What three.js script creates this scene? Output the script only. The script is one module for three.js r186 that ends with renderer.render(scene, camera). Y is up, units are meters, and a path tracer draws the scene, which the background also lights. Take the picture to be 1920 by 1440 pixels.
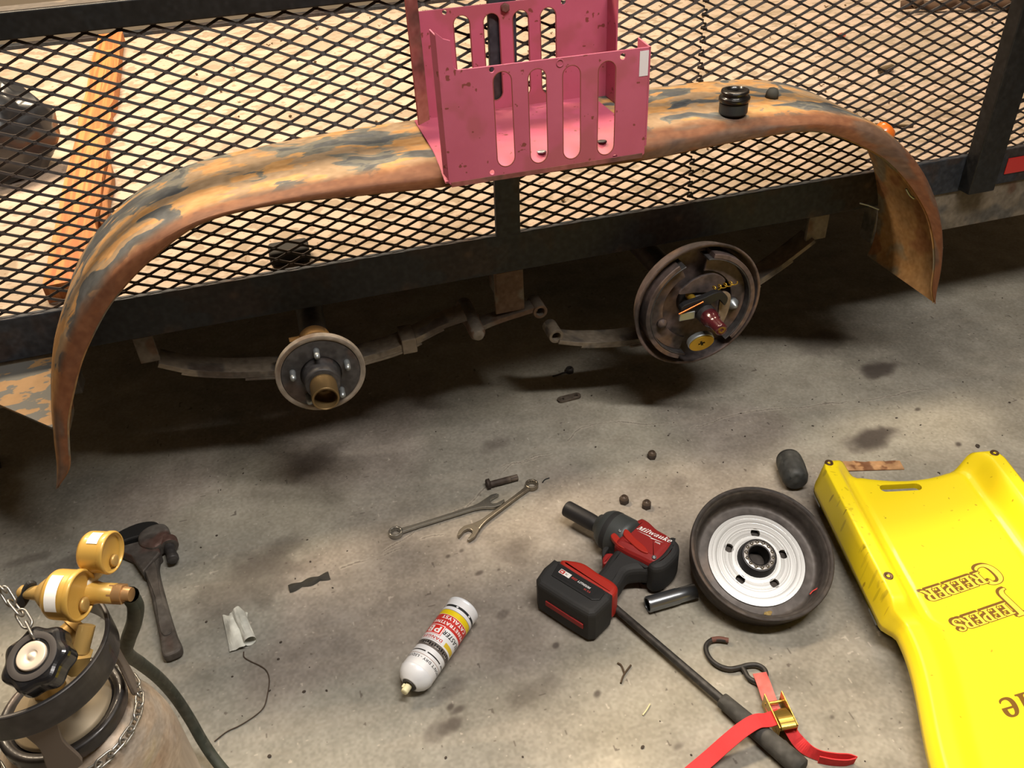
import * as THREE from 'three';
import { mergeGeometries, mergeVertices, toCreasedNormals } from 'three/addons/utils/BufferGeometryUtils.js';
import { RoundedBoxGeometry } from 'three/addons/geometries/RoundedBoxGeometry.js';
import { RectAreaLightUniformsLib } from 'three/addons/lights/RectAreaLightUniformsLib.js';
import { Brush, Evaluator, SUBTRACTION } from 'three-bvh-csg';

// ---------------------------------------------------------------- camera, light, exposure
const scene = new THREE.Scene();
const FPX = 1566.04, YAW = -0.2515, PITCH = -0.6253, ROLL = -0.0556;
const EYE = new THREE.Vector3(0, 1.3361, 1.617);
const camera = new THREE.PerspectiveCamera(2 * Math.atan(720 / FPX) * 180 / Math.PI, 1920 / 1440, 0.05, 60);
camera.position.copy(EYE);
camera.rotation.set(PITCH, YAW, ROLL, 'YXZ');
camera.updateMatrixWorld(true);
scene.add(camera);
scene.background = new THREE.Color(0x000000);
const renderer = new THREE.WebGLRenderer({ antialias: true });
renderer.toneMapping = THREE.LinearToneMapping;
renderer.toneMappingExposure = 1.0;
renderer.shadowMap.enabled = true;
RectAreaLightUniformsLib.init();
// ceiling fittings: [x, y, z, length, width, turn, colour, luminance]
const LAMPS = [
  [0.72, 2.62, 1.25, 1.50, 0.16, -0.42, 0xfff8f0, 100],
  [-0.90, 3.60, -1.52, 1.80, 0.50, 0.0, 0xffe8c8, 112],
  [2.10, 3.60, -1.70, 1.20, 0.50, 0.0, 0xffe8c8, 58],
];

// ---------------------------------------------------------------- helpers
const V = (x, y, z) => new THREE.Vector3(x, y, z);
const ray = (px, py) => V((px - 960) / FPX, -(py - 720) / FPX, -1).applyEuler(new THREE.Euler(PITCH, YAW, ROLL, 'YXZ'));
// a pixel of the photograph carried onto a plane that the thing touches
const onY = (px, py, y) => { const d = ray(px, py); return EYE.clone().addScaledVector(d, (y - EYE.y) / d.y); };
const onZ = (px, py, z) => { const d = ray(px, py); return EYE.clone().addScaledVector(d, (z - EYE.z) / d.z); };
const TAU = Math.PI * 2;
let seed = 1234567;
const rnd = () => { seed = (seed * 1664525 + 1013904223) >>> 0; return seed / 4294967296; };
const rr = (a, b) => a + (b - a) * rnd();
const clamp = (x, a = 0, b = 1) => Math.min(b, Math.max(a, x));
const lerp = (a, b, t) => a + (b - a) * t;
const sst = (a, b, x) => { const t = clamp((x - a) / (b - a)); return t * t * (3 - 2 * t); };
const hash = (x, y, s) => { let h = (x * 374761393 + y * 668265263 + s * 2147483647) | 0; h = Math.imul(h ^ (h >>> 13), 1274126177); return ((h ^ (h >>> 16)) >>> 0) / 4294967296; };
function noise(x, y, s = 0, px = 0, py = 0) {
  const xi = Math.floor(x), yi = Math.floor(y), fx = x - xi, fy = y - yi;
  const u = fx * fx * (3 - 2 * fx), v = fy * fy * (3 - 2 * fy);
  const w = (a, p) => p ? ((a % p) + p) % p : a;
  const x0 = w(xi, px), x1 = w(xi + 1, px), y0 = w(yi, py), y1 = w(yi + 1, py);
  return lerp(lerp(hash(x0, y0, s), hash(x1, y0, s), u), lerp(hash(x0, y1, s), hash(x1, y1, s), u), v);
}
function fbm(x, y, s = 0, oct = 5, px = 0, py = 0) {
  let a = 0.5, t = 0, n = 0;
  for (let i = 0; i < oct; i++) { t += a * noise(x, y, s + i * 17, px, py); n += a; a *= 0.5; x *= 2; y *= 2; px *= 2; py *= 2; }
  return t / n;
}
const mixc = (a, b, t) => [lerp(a[0], b[0], t), lerp(a[1], b[1], t), lerp(a[2], b[2], t)];
function tex(w, h, fn, srgb = true, rx = 1, ry = 1) {
  const d = new Uint8Array(w * h * 4);
  for (let j = 0; j < h; j++) for (let i = 0; i < w; i++) {
    const c = fn((i + 0.5) / w, (j + 0.5) / h), k = (j * w + i) * 4;
    d[k] = clamp(c[0], 0, 255); d[k + 1] = clamp(c[1], 0, 255); d[k + 2] = clamp(c[2], 0, 255); d[k + 3] = 255;
  }
  const t = new THREE.DataTexture(d, w, h, THREE.RGBAFormat);
  t.wrapS = t.wrapT = THREE.RepeatWrapping; t.magFilter = THREE.LinearFilter; t.minFilter = THREE.LinearMipmapLinearFilter; t.generateMipmaps = true;
  if (srgb) t.colorSpace = THREE.SRGBColorSpace;
  t.repeat.set(rx, ry); t.needsUpdate = true;
  return t;
}
function canvasTex(w, h, draw) {
  const c = document.createElement('canvas'); c.width = w; c.height = h;
  draw(c.getContext('2d'), w, h);
  const t = new THREE.CanvasTexture(c); t.colorSpace = THREE.SRGBColorSpace; t.magFilter = THREE.LinearFilter; t.anisotropy = 8;
  return t;
}
const std = (color, rough = 0.6, metal = 0, o = {}) => new THREE.MeshStandardMaterial({ color, roughness: rough, metalness: metal, side: THREE.DoubleSide, ...o });
const phys = (color, rough, metal, o = {}) => new THREE.MeshPhysicalMaterial({ color, roughness: rough, metalness: metal, side: THREE.DoubleSide, ...o });

const taken = {};
function numbered(n) { if (!(n in taken)) { taken[n] = 0; return n; } taken[n]++; return n + '_' + String(taken[n]).padStart(3, '0'); }
// box-projected uv in metres
function metric(g) {
  g = g.index ? g.toNonIndexed() : g;
  if (!g.attributes.normal) g.computeVertexNormals();
  const p = g.attributes.position, uv = new Float32Array(p.count * 2), a = V(0, 0, 0), b = V(0, 0, 0), c = V(0, 0, 0);
  for (let i = 0; i < p.count; i += 3) {
    a.fromBufferAttribute(p, i); b.fromBufferAttribute(p, i + 1); c.fromBufferAttribute(p, i + 2);
    const n = b.clone().sub(a).cross(c.clone().sub(a)), ax = Math.abs(n.x), ay = Math.abs(n.y), az = Math.abs(n.z);
    for (let k = 0; k < 3; k++) {
      const x = p.getX(i + k), y = p.getY(i + k), z = p.getZ(i + k);
      const q = ay >= ax && ay >= az ? [x, z] : ax >= az ? [z, y] : [x, y];
      uv[(i + k) * 2] = q[0]; uv[(i + k) * 2 + 1] = q[1];
    }
  }
  g.setAttribute('uv', new THREE.BufferAttribute(uv, 2));
  return g;
}
function norm(g) { g = g.index ? g.toNonIndexed() : g; for (const k of Object.keys(g.attributes)) if (!['position', 'normal', 'uv'].includes(k)) g.deleteAttribute(k); if (!g.attributes.normal) g.computeVertexNormals(); if (!g.attributes.uv) g.setAttribute('uv', new THREE.BufferAttribute(new Float32Array(g.attributes.position.count * 2), 2)); g.morphAttributes = {}; return g; }
const merge = (l) => l.length === 1 ? norm(l[0]) : mergeGeometries(l.map(norm), false);
function obj(name, geo, mat, parent = scene, keepUV = false) {
  let g = Array.isArray(geo) ? merge(geo) : geo;
  if (!keepUV) g = metric(norm(g));
  const m = new THREE.Mesh(g, mat); m.name = parent === scene ? numbered(name) : name;
  m.castShadow = m.receiveShadow = true; parent.add(m);
  return m;
}
function tag(o, label, category, group) { o.userData.label = label; o.userData.category = category; if (group) o.userData.group = group; return o; }
function thing(name, label, category, pos = [0, 0, 0], turn = 0, group) {
  const o = new THREE.Group(); o.name = numbered(name); scene.add(o); o.position.set(...pos); o.rotation.y = turn;
  return tag(o, label, category, group);
}
function part(name, parent) { const o = new THREE.Group(); o.name = name; parent.add(o); return o; }
function struct(name, geo, mat, label, cat = 'structure') { const m = obj(name, geo, mat); m.userData.kind = 'structure'; m.userData.label = label; m.userData.category = cat; return m; }
const M4 = (x, y, z, rx = 0, ry = 0, rz = 0, order = 'XYZ') => new THREE.Matrix4().compose(V(x, y, z), new THREE.Quaternion().setFromEuler(new THREE.Euler(rx, ry, rz, order)), V(1, 1, 1));
const box = (x0, x1, y0, y1, z0, z1, r = 0) => {
  const w = x1 - x0, h = y1 - y0, d = z1 - z0;
  const g = r > 0 ? new RoundedBoxGeometry(w, h, d, 2, Math.min(r, w / 2.01, h / 2.01, d / 2.01)) : new THREE.BoxGeometry(w, h, d);
  return g.translate((x0 + x1) / 2, (y0 + y1) / 2, (z0 + z1) / 2);
};
// orient +Y of a geometry from a to b
function along(g, a, b) { const d = b.clone().sub(a).normalize(); return g.applyQuaternion(new THREE.Quaternion().setFromUnitVectors(V(0, 1, 0), d)).translate(a.x, a.y, a.z); }
const rod = (a, b, r0, r1 = r0, n = 20) => along(new THREE.CylinderGeometry(r1, r0, a.distanceTo(b), n).translate(0, a.distanceTo(b) / 2, 0), a, b);
// lathe profile [[r, h], ...] around the axis a -> b direction
const turned = (a, dir, prof, n = 40) => along(new THREE.LatheGeometry(prof.map(q => new THREE.Vector2(q[0], q[1])), n), a, a.clone().add(dir));
const tube = (pts, r, seg = 60, n = 10, closed = false, k = 'catmullrom') => new THREE.TubeGeometry(new THREE.CatmullRomCurve3(pts, closed, k, 0.5), seg, r, n, closed);
function shapeOf(pts) { const s = new THREE.Shape(); pts.forEach((q, i) => i ? s.lineTo(q[0], q[1]) : s.moveTo(q[0], q[1])); s.closePath(); return s; }
function smoothShape(pts) { const c = new THREE.CatmullRomCurve3(pts.map(q => V(q[0], q[1], 0)), true, 'centripetal'); return new THREE.Shape(c.getPoints(pts.length * 5).slice(0, -1).map(q => new THREE.Vector2(q.x, q.y))); }
const extr = (s, d, bev = 0.0015, seg = 2, curve = 16) => new THREE.ExtrudeGeometry(s, { depth: d - 2 * bev, bevelEnabled: bev > 0, bevelThickness: bev, bevelSize: bev, bevelOffset: -bev, bevelSegments: seg, curveSegments: curve }).translate(0, 0, bev);
const stadium = (cx, y0, y1, w) => { const p = new THREE.Path(); const r = w / 2; p.moveTo(cx - r, y0 + r); p.absarc(cx, y0 + r, r, Math.PI, 2 * Math.PI, false); p.lineTo(cx + r, y1 - r); p.absarc(cx, y1 - r, r, 0, Math.PI, false); p.closePath(); return p; };
const circleHole = (cx, cy, r) => { const p = new THREE.Path(); p.absarc(cx, cy, r, 0, Math.PI * 2, true); return p; };
// strip of flat webbing along a path, width w, thickness t, width direction per point
function ribbon(pts, wdir, w, t) {
  const pos = [], idx = [], n = pts.length;
  for (let i = 0; i < n; i++) {
    const tan = pts[Math.min(n - 1, i + 1)].clone().sub(pts[Math.max(0, i - 1)]).normalize();
    const wd = wdir[i].clone().addScaledVector(tan, -tan.dot(wdir[i])).normalize(), nn = tan.clone().cross(wd).normalize();
    for (const [a, b] of [[-1, -1], [1, -1], [1, 1], [-1, 1]]) { const q = pts[i].clone().addScaledVector(wd, a * w / 2).addScaledVector(nn, b * t / 2); pos.push(q.x, q.y, q.z); }
    if (i < n - 1) for (let k = 0; k < 4; k++) { const a = i * 4 + k, b = i * 4 + (k + 1) % 4; idx.push(a, b, a + 4, b, b + 4, a + 4); }
  }
  idx.push(0, 1, 2, 0, 2, 3); const e = (n - 1) * 4; idx.push(e, e + 2, e + 1, e, e + 3, e + 2);
  const g = new THREE.BufferGeometry(); g.setAttribute('position', new THREE.Float32BufferAttribute(pos, 3)); g.setIndex(idx);
  return toCreasedNormals(g.toNonIndexed(), 0.6);
}
// surface from a function of two parameters, closed to a thin shell when th > 0
function sheet(nu, nv, fn, uvfn, crease = 1.0) {
  const pos = [], uv = [], idx = [];
  for (let j = 0; j <= nv; j++) for (let i = 0; i <= nu; i++) { const q = fn(i / nu, j / nv); pos.push(q.x, q.y, q.z); const t = uvfn ? uvfn(i / nu, j / nv) : [i / nu, j / nv]; uv.push(t[0], t[1]); }
  for (let j = 0; j < nv; j++) for (let i = 0; i < nu; i++) { const a = j * (nu + 1) + i, b = a + 1, c = a + nu + 1, d = c + 1; idx.push(a, b, d, a, d, c); }
  const g = new THREE.BufferGeometry(); g.setAttribute('position', new THREE.Float32BufferAttribute(pos, 3)); g.setAttribute('uv', new THREE.Float32BufferAttribute(uv, 2)); g.setIndex(idx); g.computeVertexNormals();
  return g;
}
// ---------------------------------------------------------------- materials of the setting
const darkSpots = [ // px, py, radius (m), stretch, strength: dark spots on the concrete, most of them oil
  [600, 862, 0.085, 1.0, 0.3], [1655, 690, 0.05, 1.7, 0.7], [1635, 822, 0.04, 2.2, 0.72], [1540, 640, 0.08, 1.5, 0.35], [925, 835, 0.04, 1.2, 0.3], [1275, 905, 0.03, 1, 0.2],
  [470, 1095, 0.10, 1.3, 0.34], [515, 1040, 0.07, 1.2, 0.25], [955, 1040, 0.05, 1.4, 0.3], [848, 1290, 0.03, 1.3, 0.25], [850, 1358, 0.02, 1.4, 0.55], [820, 1372, 0.025, 1, 0.3], [1000, 1295, 0.04, 1.8, 0.25],
  [1515, 1108, 0.03, 1, 0.1], [1120, 1300, 0.01, 1, 0.6], [860, 1330, 0.012, 1.5, 0.5], [845, 1325, 0.01, 1, 0.6], [898, 1075, 0.01, 1.4, 0.6], [840, 1043, 0.008, 1, 0.6], [865, 1033, 0.008, 1, 0.5], [935, 1068, 0.007, 1, 0.6], [1720, 768, 0.009, 1.3, 0.6], [1797, 833, 0.012, 1, 0.7], [942, 1152, 0.014, 1.2, 0.35], [1042, 1210, 0.009, 1, 0.6], [120, 1060, 0.03, 3, 0.25], [50, 1050, 0.02, 3, 0.3], [1560, 1345, 0.008, 1, 0.5], [1270, 1400, 0.01, 1.5, 0.4], [778, 640, 0.02, 1, 0.2], [1430, 1295, 0.05, 2, 0.1],
].map(q => { const p = onY(q[0], q[1], 0); return [p.x, p.z, q[2], q[3], q[4]]; });
const cracks = [ // light hairline cracks in the slab
  [[700, 1045], [790, 990], [880, 950], [960, 870], [1030, 845], [1090, 800], [1180, 790], [1290, 800], [1400, 775], [1560, 755], [1700, 735], [1780, 720]],
  [[640, 1060], [720, 1040], [790, 1010], [830, 1005]], [[900, 885], [1000, 860], [1080, 830]],
].map(l => l.map(q => onY(q[0], q[1], 0)));
const FX0 = -0.95, FZ0 = -1.45, FS = 3.3;
function segd(px, pz, a, b) { const vx = b.x - a.x, vz = b.z - a.z, t = clamp(((px - a.x) * vx + (pz - a.z) * vz) / (vx * vx + vz * vz)); return Math.hypot(px - a.x - vx * t, pz - a.z - vz * t); }
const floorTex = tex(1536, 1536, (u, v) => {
  const x = FX0 + u * FS, z = FZ0 + v * FS;
  const a = fbm(u * 9, v * 9, 3, 4, 9, 9), b = fbm(u * 5 + 3, v * 5, 41, 3, 5, 5), c = fbm(u * 60, v * 60, 77, 2, 60, 60), e = noise(u * 700, v * 700, 5, 700, 700);
  const sl = fbm(u * 14 + v * 40, v * 90 - u * 20, 99, 2);
  let k = mixc([128, 124, 114], [152, 147, 133], sst(0.3, 0.72, a));
  k = mixc(k, [120, 121, 117], 0.5 * sst(0.5, 0.66, b));
  k = mixc(k, [126, 115, 108], 0.5 * sst(0.52, 0.7, fbm(u * 7, v * 7 + 9, 63, 3, 7, 7)));
  k = mixc(k, [170, 160, 146], 0.16 * sst(0.55, 0.75, sl));
  const g = (c - 0.5) * 26 + (e - 0.5) * 20;
  k = [k[0] + g, k[1] + g, k[2] + g];
  if (noise(u * 330, v * 330, 15, 330, 330) > 0.965) k = mixc(k, [70, 62, 56], 0.6);
  if (noise(u * 420, v * 420, 25, 420, 420) > 0.955) k = mixc(k, [190, 182, 170], 0.55);
  for (const q of darkSpots) {
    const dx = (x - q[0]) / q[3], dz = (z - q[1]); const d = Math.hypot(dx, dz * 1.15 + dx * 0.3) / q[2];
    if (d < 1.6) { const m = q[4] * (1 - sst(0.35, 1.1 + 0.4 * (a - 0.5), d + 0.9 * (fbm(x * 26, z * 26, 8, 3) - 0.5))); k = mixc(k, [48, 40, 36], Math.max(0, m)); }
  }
  for (const l of cracks) for (let i = 0; i < l.length - 1; i++) {
    if (x < Math.min(l[i].x, l[i + 1].x) - 0.03 || x > Math.max(l[i].x, l[i + 1].x) + 0.03) continue;
    const d = segd(x + 0.02 * (fbm(x * 16, z * 16, 12, 3) - 0.5), z + 0.03 * (fbm(x * 14, z * 14, 52, 3) - 0.5), l[i], l[i + 1]);
    if (d < 0.006) k = mixc(k, d < 0.0013 ? [92, 84, 76] : [184, 176, 162], (d < 0.0013 ? 0.6 : 0.62) * (1 - d / 0.006) * sst(0.22, 0.5, noise(x * 22, z * 22, 3)));
  }
  return k;
});
const floorBump = tex(512, 512, (u, v) => { const a = fbm(u * 90, v * 90, 9, 2, 90, 90) * 160 + noise(u * 500, v * 500, 2, 500, 500) * 80; return [a, a, a]; }, false);
const grainTex = tex(512, 512, (u, v) => { const a = 110 + 120 * fbm(u * 24, v * 24, 31, 5, 24, 24); return [a, a, a]; }, false, 4, 4);
const M = {};
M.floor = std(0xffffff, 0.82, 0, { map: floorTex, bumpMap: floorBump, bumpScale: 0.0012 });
M.wall = std(0x8d8478, 0.95); M.ceil = std(0x9a948a, 0.95);
// ---------------------------------------------------------------- room
{
  const X0 = -4.2, X1 = 5.2, Z0 = -5.2, Z1 = 4.2, Y1 = 3.85, T = 0.15;
  const g = new THREE.BoxGeometry(X1 - X0, 0.12, Z1 - Z0); g.translate((X0 + X1) / 2, -0.06, (Z0 + Z1) / 2);
  const fl = metric(norm(g)); const uv = fl.attributes.uv, p = fl.attributes.position;
  for (let i = 0; i < uv.count; i++) uv.setXY(i, (p.getX(i) - FX0) / FS, (p.getZ(i) - FZ0) / FS);
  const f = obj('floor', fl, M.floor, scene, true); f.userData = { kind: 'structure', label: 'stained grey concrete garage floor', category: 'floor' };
  struct('ceiling', box(X0, X1, Y1, Y1 + T, Z0, Z1), M.ceil, 'plain flat garage ceiling', 'ceiling');
  struct('wall_left', box(X0 - T, X0, 0, Y1, Z0, Z1), M.wall, 'plain drab garage wall at the left', 'wall');
  struct('wall_right', box(X1, X1 + T, 0, Y1, Z0, Z1), M.wall, 'plain drab garage wall at the right', 'wall');
  struct('wall_back', box(X0, X1, 0, Y1, Z0 - T, Z0), M.wall, 'plain drab garage wall behind the trailer', 'wall');
  struct('wall_front', box(X0, X1, 0, Y1, Z1, Z1 + T), M.wall, 'plain drab garage wall behind the camera', 'wall');
  const labels = ['narrow ceiling strip light over the tools on the floor', 'wide warm ceiling light above the timber on the trailer deck', 'wide warm ceiling light above the far end of the trailer deck'];
  LAMPS.forEach(([x, y, z, l, w, turn, col, lum], i) => {
    const t = thing('ceiling_light', labels[i], 'ceiling light', [x, y, z], turn, 'ceiling lights of the garage');
    obj('housing', [box(-l / 2 - 0.03, l / 2 + 0.03, 0.012, 0.08, -w / 2 - 0.03, w / 2 + 0.03, 0.008)], std(0xd8d8d4, 0.5), t);
    for (const sx of [-0.39, 0.39]) obj('stem', [box(sx - 0.01, sx + 0.01, 0.07, 3.85 - y, -0.01, 0.01)], std(0xb8b8b4, 0.5), t);
    obj('diffuser', [box(-l / 2, l / 2, 0, 0.012, -w / 2, w / 2, 0.004)], std(0xffffff, 0.6, 0, { emissive: col, emissiveIntensity: 1.2 }), t);
    const a = new THREE.RectAreaLight(col, lum, l, w); a.position.set(0, -0.006, 0); a.rotation.x = -Math.PI / 2; t.add(a); a.name = 'light';
  });
}
// ---------------------------------------------------------------- trailer materials
const speck = (s, base, spots, amt, f1 = 9, f2 = 60) => tex(256, 256, (u, v) => {
  let k = base; const a = fbm(u * f1, v * f1, s, 4, f1, f1), b = fbm(u * f2, v * f2, s + 9, 2, f2, f2);
  k = [k[0] * (0.78 + 0.44 * a), k[1] * (0.78 + 0.44 * a), k[2] * (0.78 + 0.44 * a)];
  for (const [c, th, w] of spots) k = mixc(k, c, amt * sst(th, th + w, fbm(u * (f1 * 2 / 3 | 0) + c[0] * 0, v * (f1 * 2 / 3 | 0), s + c[1], 3, (f1 * 2 / 3 | 0), (f1 * 2 / 3 | 0))));
  const g = (b - 0.5) * 30; return [k[0] + g, k[1] + g, k[2] + g];
}, true, 2, 2);
M.frame = std(0xffffff, 0.62, 0.15, { map: speck(101, [44, 38, 38], [[[78, 60, 50], 0.56, 0.12], [[34, 40, 48], 0.5, 0.1]], 0.8), bumpMap: grainTex, bumpScale: 0.0006 });
M.railBlack = std(0xffffff, 0.5, 0.1, { map: speck(103, [15, 15, 16], [[[30, 27, 25], 0.58, 0.12], [[13, 16, 19], 0.5, 0.1]], 0.8), bumpMap: grainTex, bumpScale: 0.0004 });
M.beam = std(0xffffff, 0.75, 0, { map: speck(105, [104, 95, 82], [[[74, 50, 36], 0.6, 0.08], [[70, 68, 64], 0.5, 0.12]], 0.8), bumpMap: grainTex, bumpScale: 0.0006 });
M.railDust = std(0xffffff, 0.8, 0, { map: speck(108, [70, 62, 54], [[[128, 112, 92], 0.45, 0.14]], 0.9) });
M.meshSteel = std(0xffffff, 0.6, 0.2, { map: speck(111, [32, 24, 19], [[[46, 31, 21], 0.52, 0.1]], 0.7) });
M.deck = std(0xffffff, 0.9, 0, { map: tex(768, 768, (u, v) => {
  const a = fbm(u * 10, v * 10, 201, 5, 10, 10), g = fbm(u * 6, v * 120, 207, 4, 6, 120), s = noise(u * 260, v * 260, 209, 260, 260), d = fbm(u * 30, v * 30, 213, 3, 30, 30);
  let k = mixc([168, 150, 136], [184, 166, 150], a); k = mixc(k, [160, 141, 124], 0.5 * g);
  k = mixc(k, [122, 108, 88], 0.6 * sst(0.54, 0.68, d)); k = mixc(k, [138, 124, 106], 0.5 * sst(0.52, 0.66, fbm(u * 5, v * 5, 219, 3, 5, 5))); if (s > 0.95) k = mixc(k, [92, 76, 56], 0.7);
  if (noise(u * 90, v * 90, 215, 90, 90) > 0.94) k = mixc(k, [110, 84, 60], 0.6);
  return k;
}), bumpMap: grainTex, bumpScale: 0.0015 });
M.spring = std(0xffffff, 0.8, 0.1, { map: speck(121, [118, 108, 94], [[[96, 66, 44], 0.58, 0.1], [[70, 66, 62], 0.5, 0.1]], 0.7), bumpMap: grainTex, bumpScale: 0.0008 });
M.hanger = std(0xffffff, 0.8, 0.1, { map: speck(125, [104, 97, 88], [[[90, 62, 44], 0.6, 0.1]], 0.6) });
M.darkIron = std(0xffffff, 0.55, 0.35, { map: speck(131, [62, 60, 60], [[[84, 66, 58], 0.55, 0.1]], 0.6) });
M.brake = std(0xffffff, 0.7, 0.15, { map: speck(135, [88, 74, 70], [[[52, 46, 46], 0.5, 0.12], [[112, 88, 70], 0.62, 0.1]], 0.8) });
M.ringIron = std(0xffffff, 0.75, 0.1, { map: speck(139, [128, 118, 106], [[[96, 76, 60], 0.58, 0.1]], 0.6) });
M.bronze = phys(0x75603f, 0.42, 0.6); M.brass = phys(0xc7a13a, 0.32, 0.75);
M.copper = phys(0xd0703c, 0.3, 0.9); M.zinc = phys(0x9aa0a2, 0.4, 0.7); M.grease = phys(0x4a1a20, 0.22, 0.1, { clearcoat: 0.6 });
M.black = std(0x121214, 0.6); M.amber = phys(0xd2691e, 0.3, 0, { clearcoat: 0.5 }); M.redTape = phys(0xb01c1c, 0.35, 0, { clearcoat: 0.4 });
// worn paint of the fender: orange primer under flaking grey, rust along the rolled edge
M.fender = std(0xffffff, 0.74, 0, { map: tex(1792, 320, (u, v) => {
  const x = u * 2.7, y = v * 0.42;
  const w = 0.05 * (fbm(x * 9, y * 9, 303, 3) - 0.5), p = fbm(x * 13 + w * 40, y * 27 + w * 60, 301, 6), q = fbm(x * 16 + 3, y * 36, 311, 5), st = fbm(x * 26, y * 110, 317, 3), f = fbm(x * 90, y * 90, 323, 2);
  let k = mixc([160, 116, 66], [180, 138, 86], st);
  k = mixc(k, [134, 114, 90], 0.8 * sst(0.44, 0.5, q));
  const grey = mixc([98, 97, 88], [74, 76, 75], sst(0.45, 0.62, fbm(x * 6, y * 14, 331, 3)));
  k = mixc(k, grey, 0.95 * sst(0.505, 0.545, p + 0.10 * (st - 0.5) + 0.07 * sst(0.16, 0.02, y) - 0.05));
  k = mixc(k, [60, 63, 66], 0.85 * sst(0.60, 0.64, p + 0.08 * (f - 0.5) + 0.10 * sst(0.75, 0.35, x) - 0.04));
  const lip = sst(0.205 + 0.035 * sst(0.9, 0.3, x), 0.24 + 0.03 * sst(0.9, 0.3, x), y + 0.03 * (fbm(x * 12, y * 20, 341, 3) - 0.5));
  let rust = mixc([92, 50, 24], [110, 64, 33], fbm(x * 18, y * 30, 347, 4)); rust = mixc(rust, [70, 56, 48], 0.7 * sst(0.55, 0.68, fbm(x * 7, y * 16, 351, 4)));
  k = mixc(k, rust, lip * 0.92);
  const g = (f - 0.5) * 26; return [k[0] + g, k[1] + g, k[2] + g];
}), bumpMap: grainTex, bumpScale: 0.0006 });
M.fenderUnder = std(0xffffff, 0.85, 0, { map: speck(361, [136, 102, 62], [[[98, 94, 84], 0.55, 0.12], [[120, 78, 44], 0.6, 0.1]], 0.8) });
M.gusset = std(0xffffff, 0.7, 0, { map: tex(512, 512, (u, v) => { const p = fbm(u * 12 + v * 5, v * 22, 371, 5, 0, 0); let k = mixc([128, 98, 62], [146, 114, 76], fbm(u * 30, v * 30, 375, 3)); k = mixc(k, [82, 82, 80], 0.95 * sst(0.5, 0.54, p)); return k; }, true, 2, 2) });

// ---------------------------------------------------------------- trailer
const trailer = thing('trailer', 'utility trailer with expanded metal sides, tandem axles and a rusty fender, wheels removed', 'trailer');
const TX0 = -1.7, TX1 = 2.75, RT = 0.533, RB = 0.440, TT = 1.070, TB = 1.028;
obj('side_rail', [box(TX0, TX1, RB, RT, -0.018, 0, 0.003)], M.frame, trailer);
obj('lower_beam', [box(1.385, TX1, 0.332, RB - 0.0005, -0.055, -0.006, 0.002)], M.beam, trailer);
obj('lower_beam', [box(TX0, -0.515, 0.332, RB - 0.0005, -0.055, -0.006, 0.002)], M.beam, trailer);
{ const t = obj('top_rail', [box(TX0, TX1, TB, TT, -0.052, 0, 0.003)], M.railBlack, trailer);
  obj('dust_layer', [box(TX0 + 0.01, TX1 - 0.01, TT, TT + 0.0012, -0.049, -0.004)], M.railDust, t); }
obj('deck', [box(TX0, TX1, 0.507, 0.529, -2.42, -0.019)], M.deck, trailer);
obj('side_rail', [box(TX0, TX1, RB, 0.545, -2.47, -2.42, 0.003)], M.frame, trailer);
obj('end_rail', [box(TX0 - 0.05, TX0, RB, RT, -2.47, 0, 0.003)], M.frame, trailer);
obj('end_rail', [box(TX1, TX1 + 0.05, RB, RT, -2.47, 0, 0.003)], M.frame, trailer);
for (const x of [-1.2, -0.5, 0.42, 1.2, 2.0]) obj('cross_member', [box(x - 0.025, x + 0.025, RB + 0.005, 0.4995, -2.42, -0.05)], M.frame, trailer);
// upright posts
obj('post', [box(-0.027, 0.027, 0, TB - RT + 0.002, -0.004, 0.010, 0.002).applyMatrix4(M4(0.424, RT - 0.001, 0, 0, 0, -0.022))], M.frame, trailer);
obj('post', [box(1.606, 1.682, 0.446, TT - 0.002, 0.0005, 0.040, 0.003)], M.railBlack, trailer);
for (const x of [TX0 + 0.04, TX1 - 0.04]) obj('post', [box(x - 0.03, x + 0.03, RT, TB, -0.045, -0.006)], M.frame, trailer);
{ const r = obj('reflector', [box(1.738, 1.90, 0.466, 0.508, 0.0, 0.0025, 0.001)], M.redTape, trailer); r.userData.label = 'red reflective tape on the rail'; }
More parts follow.
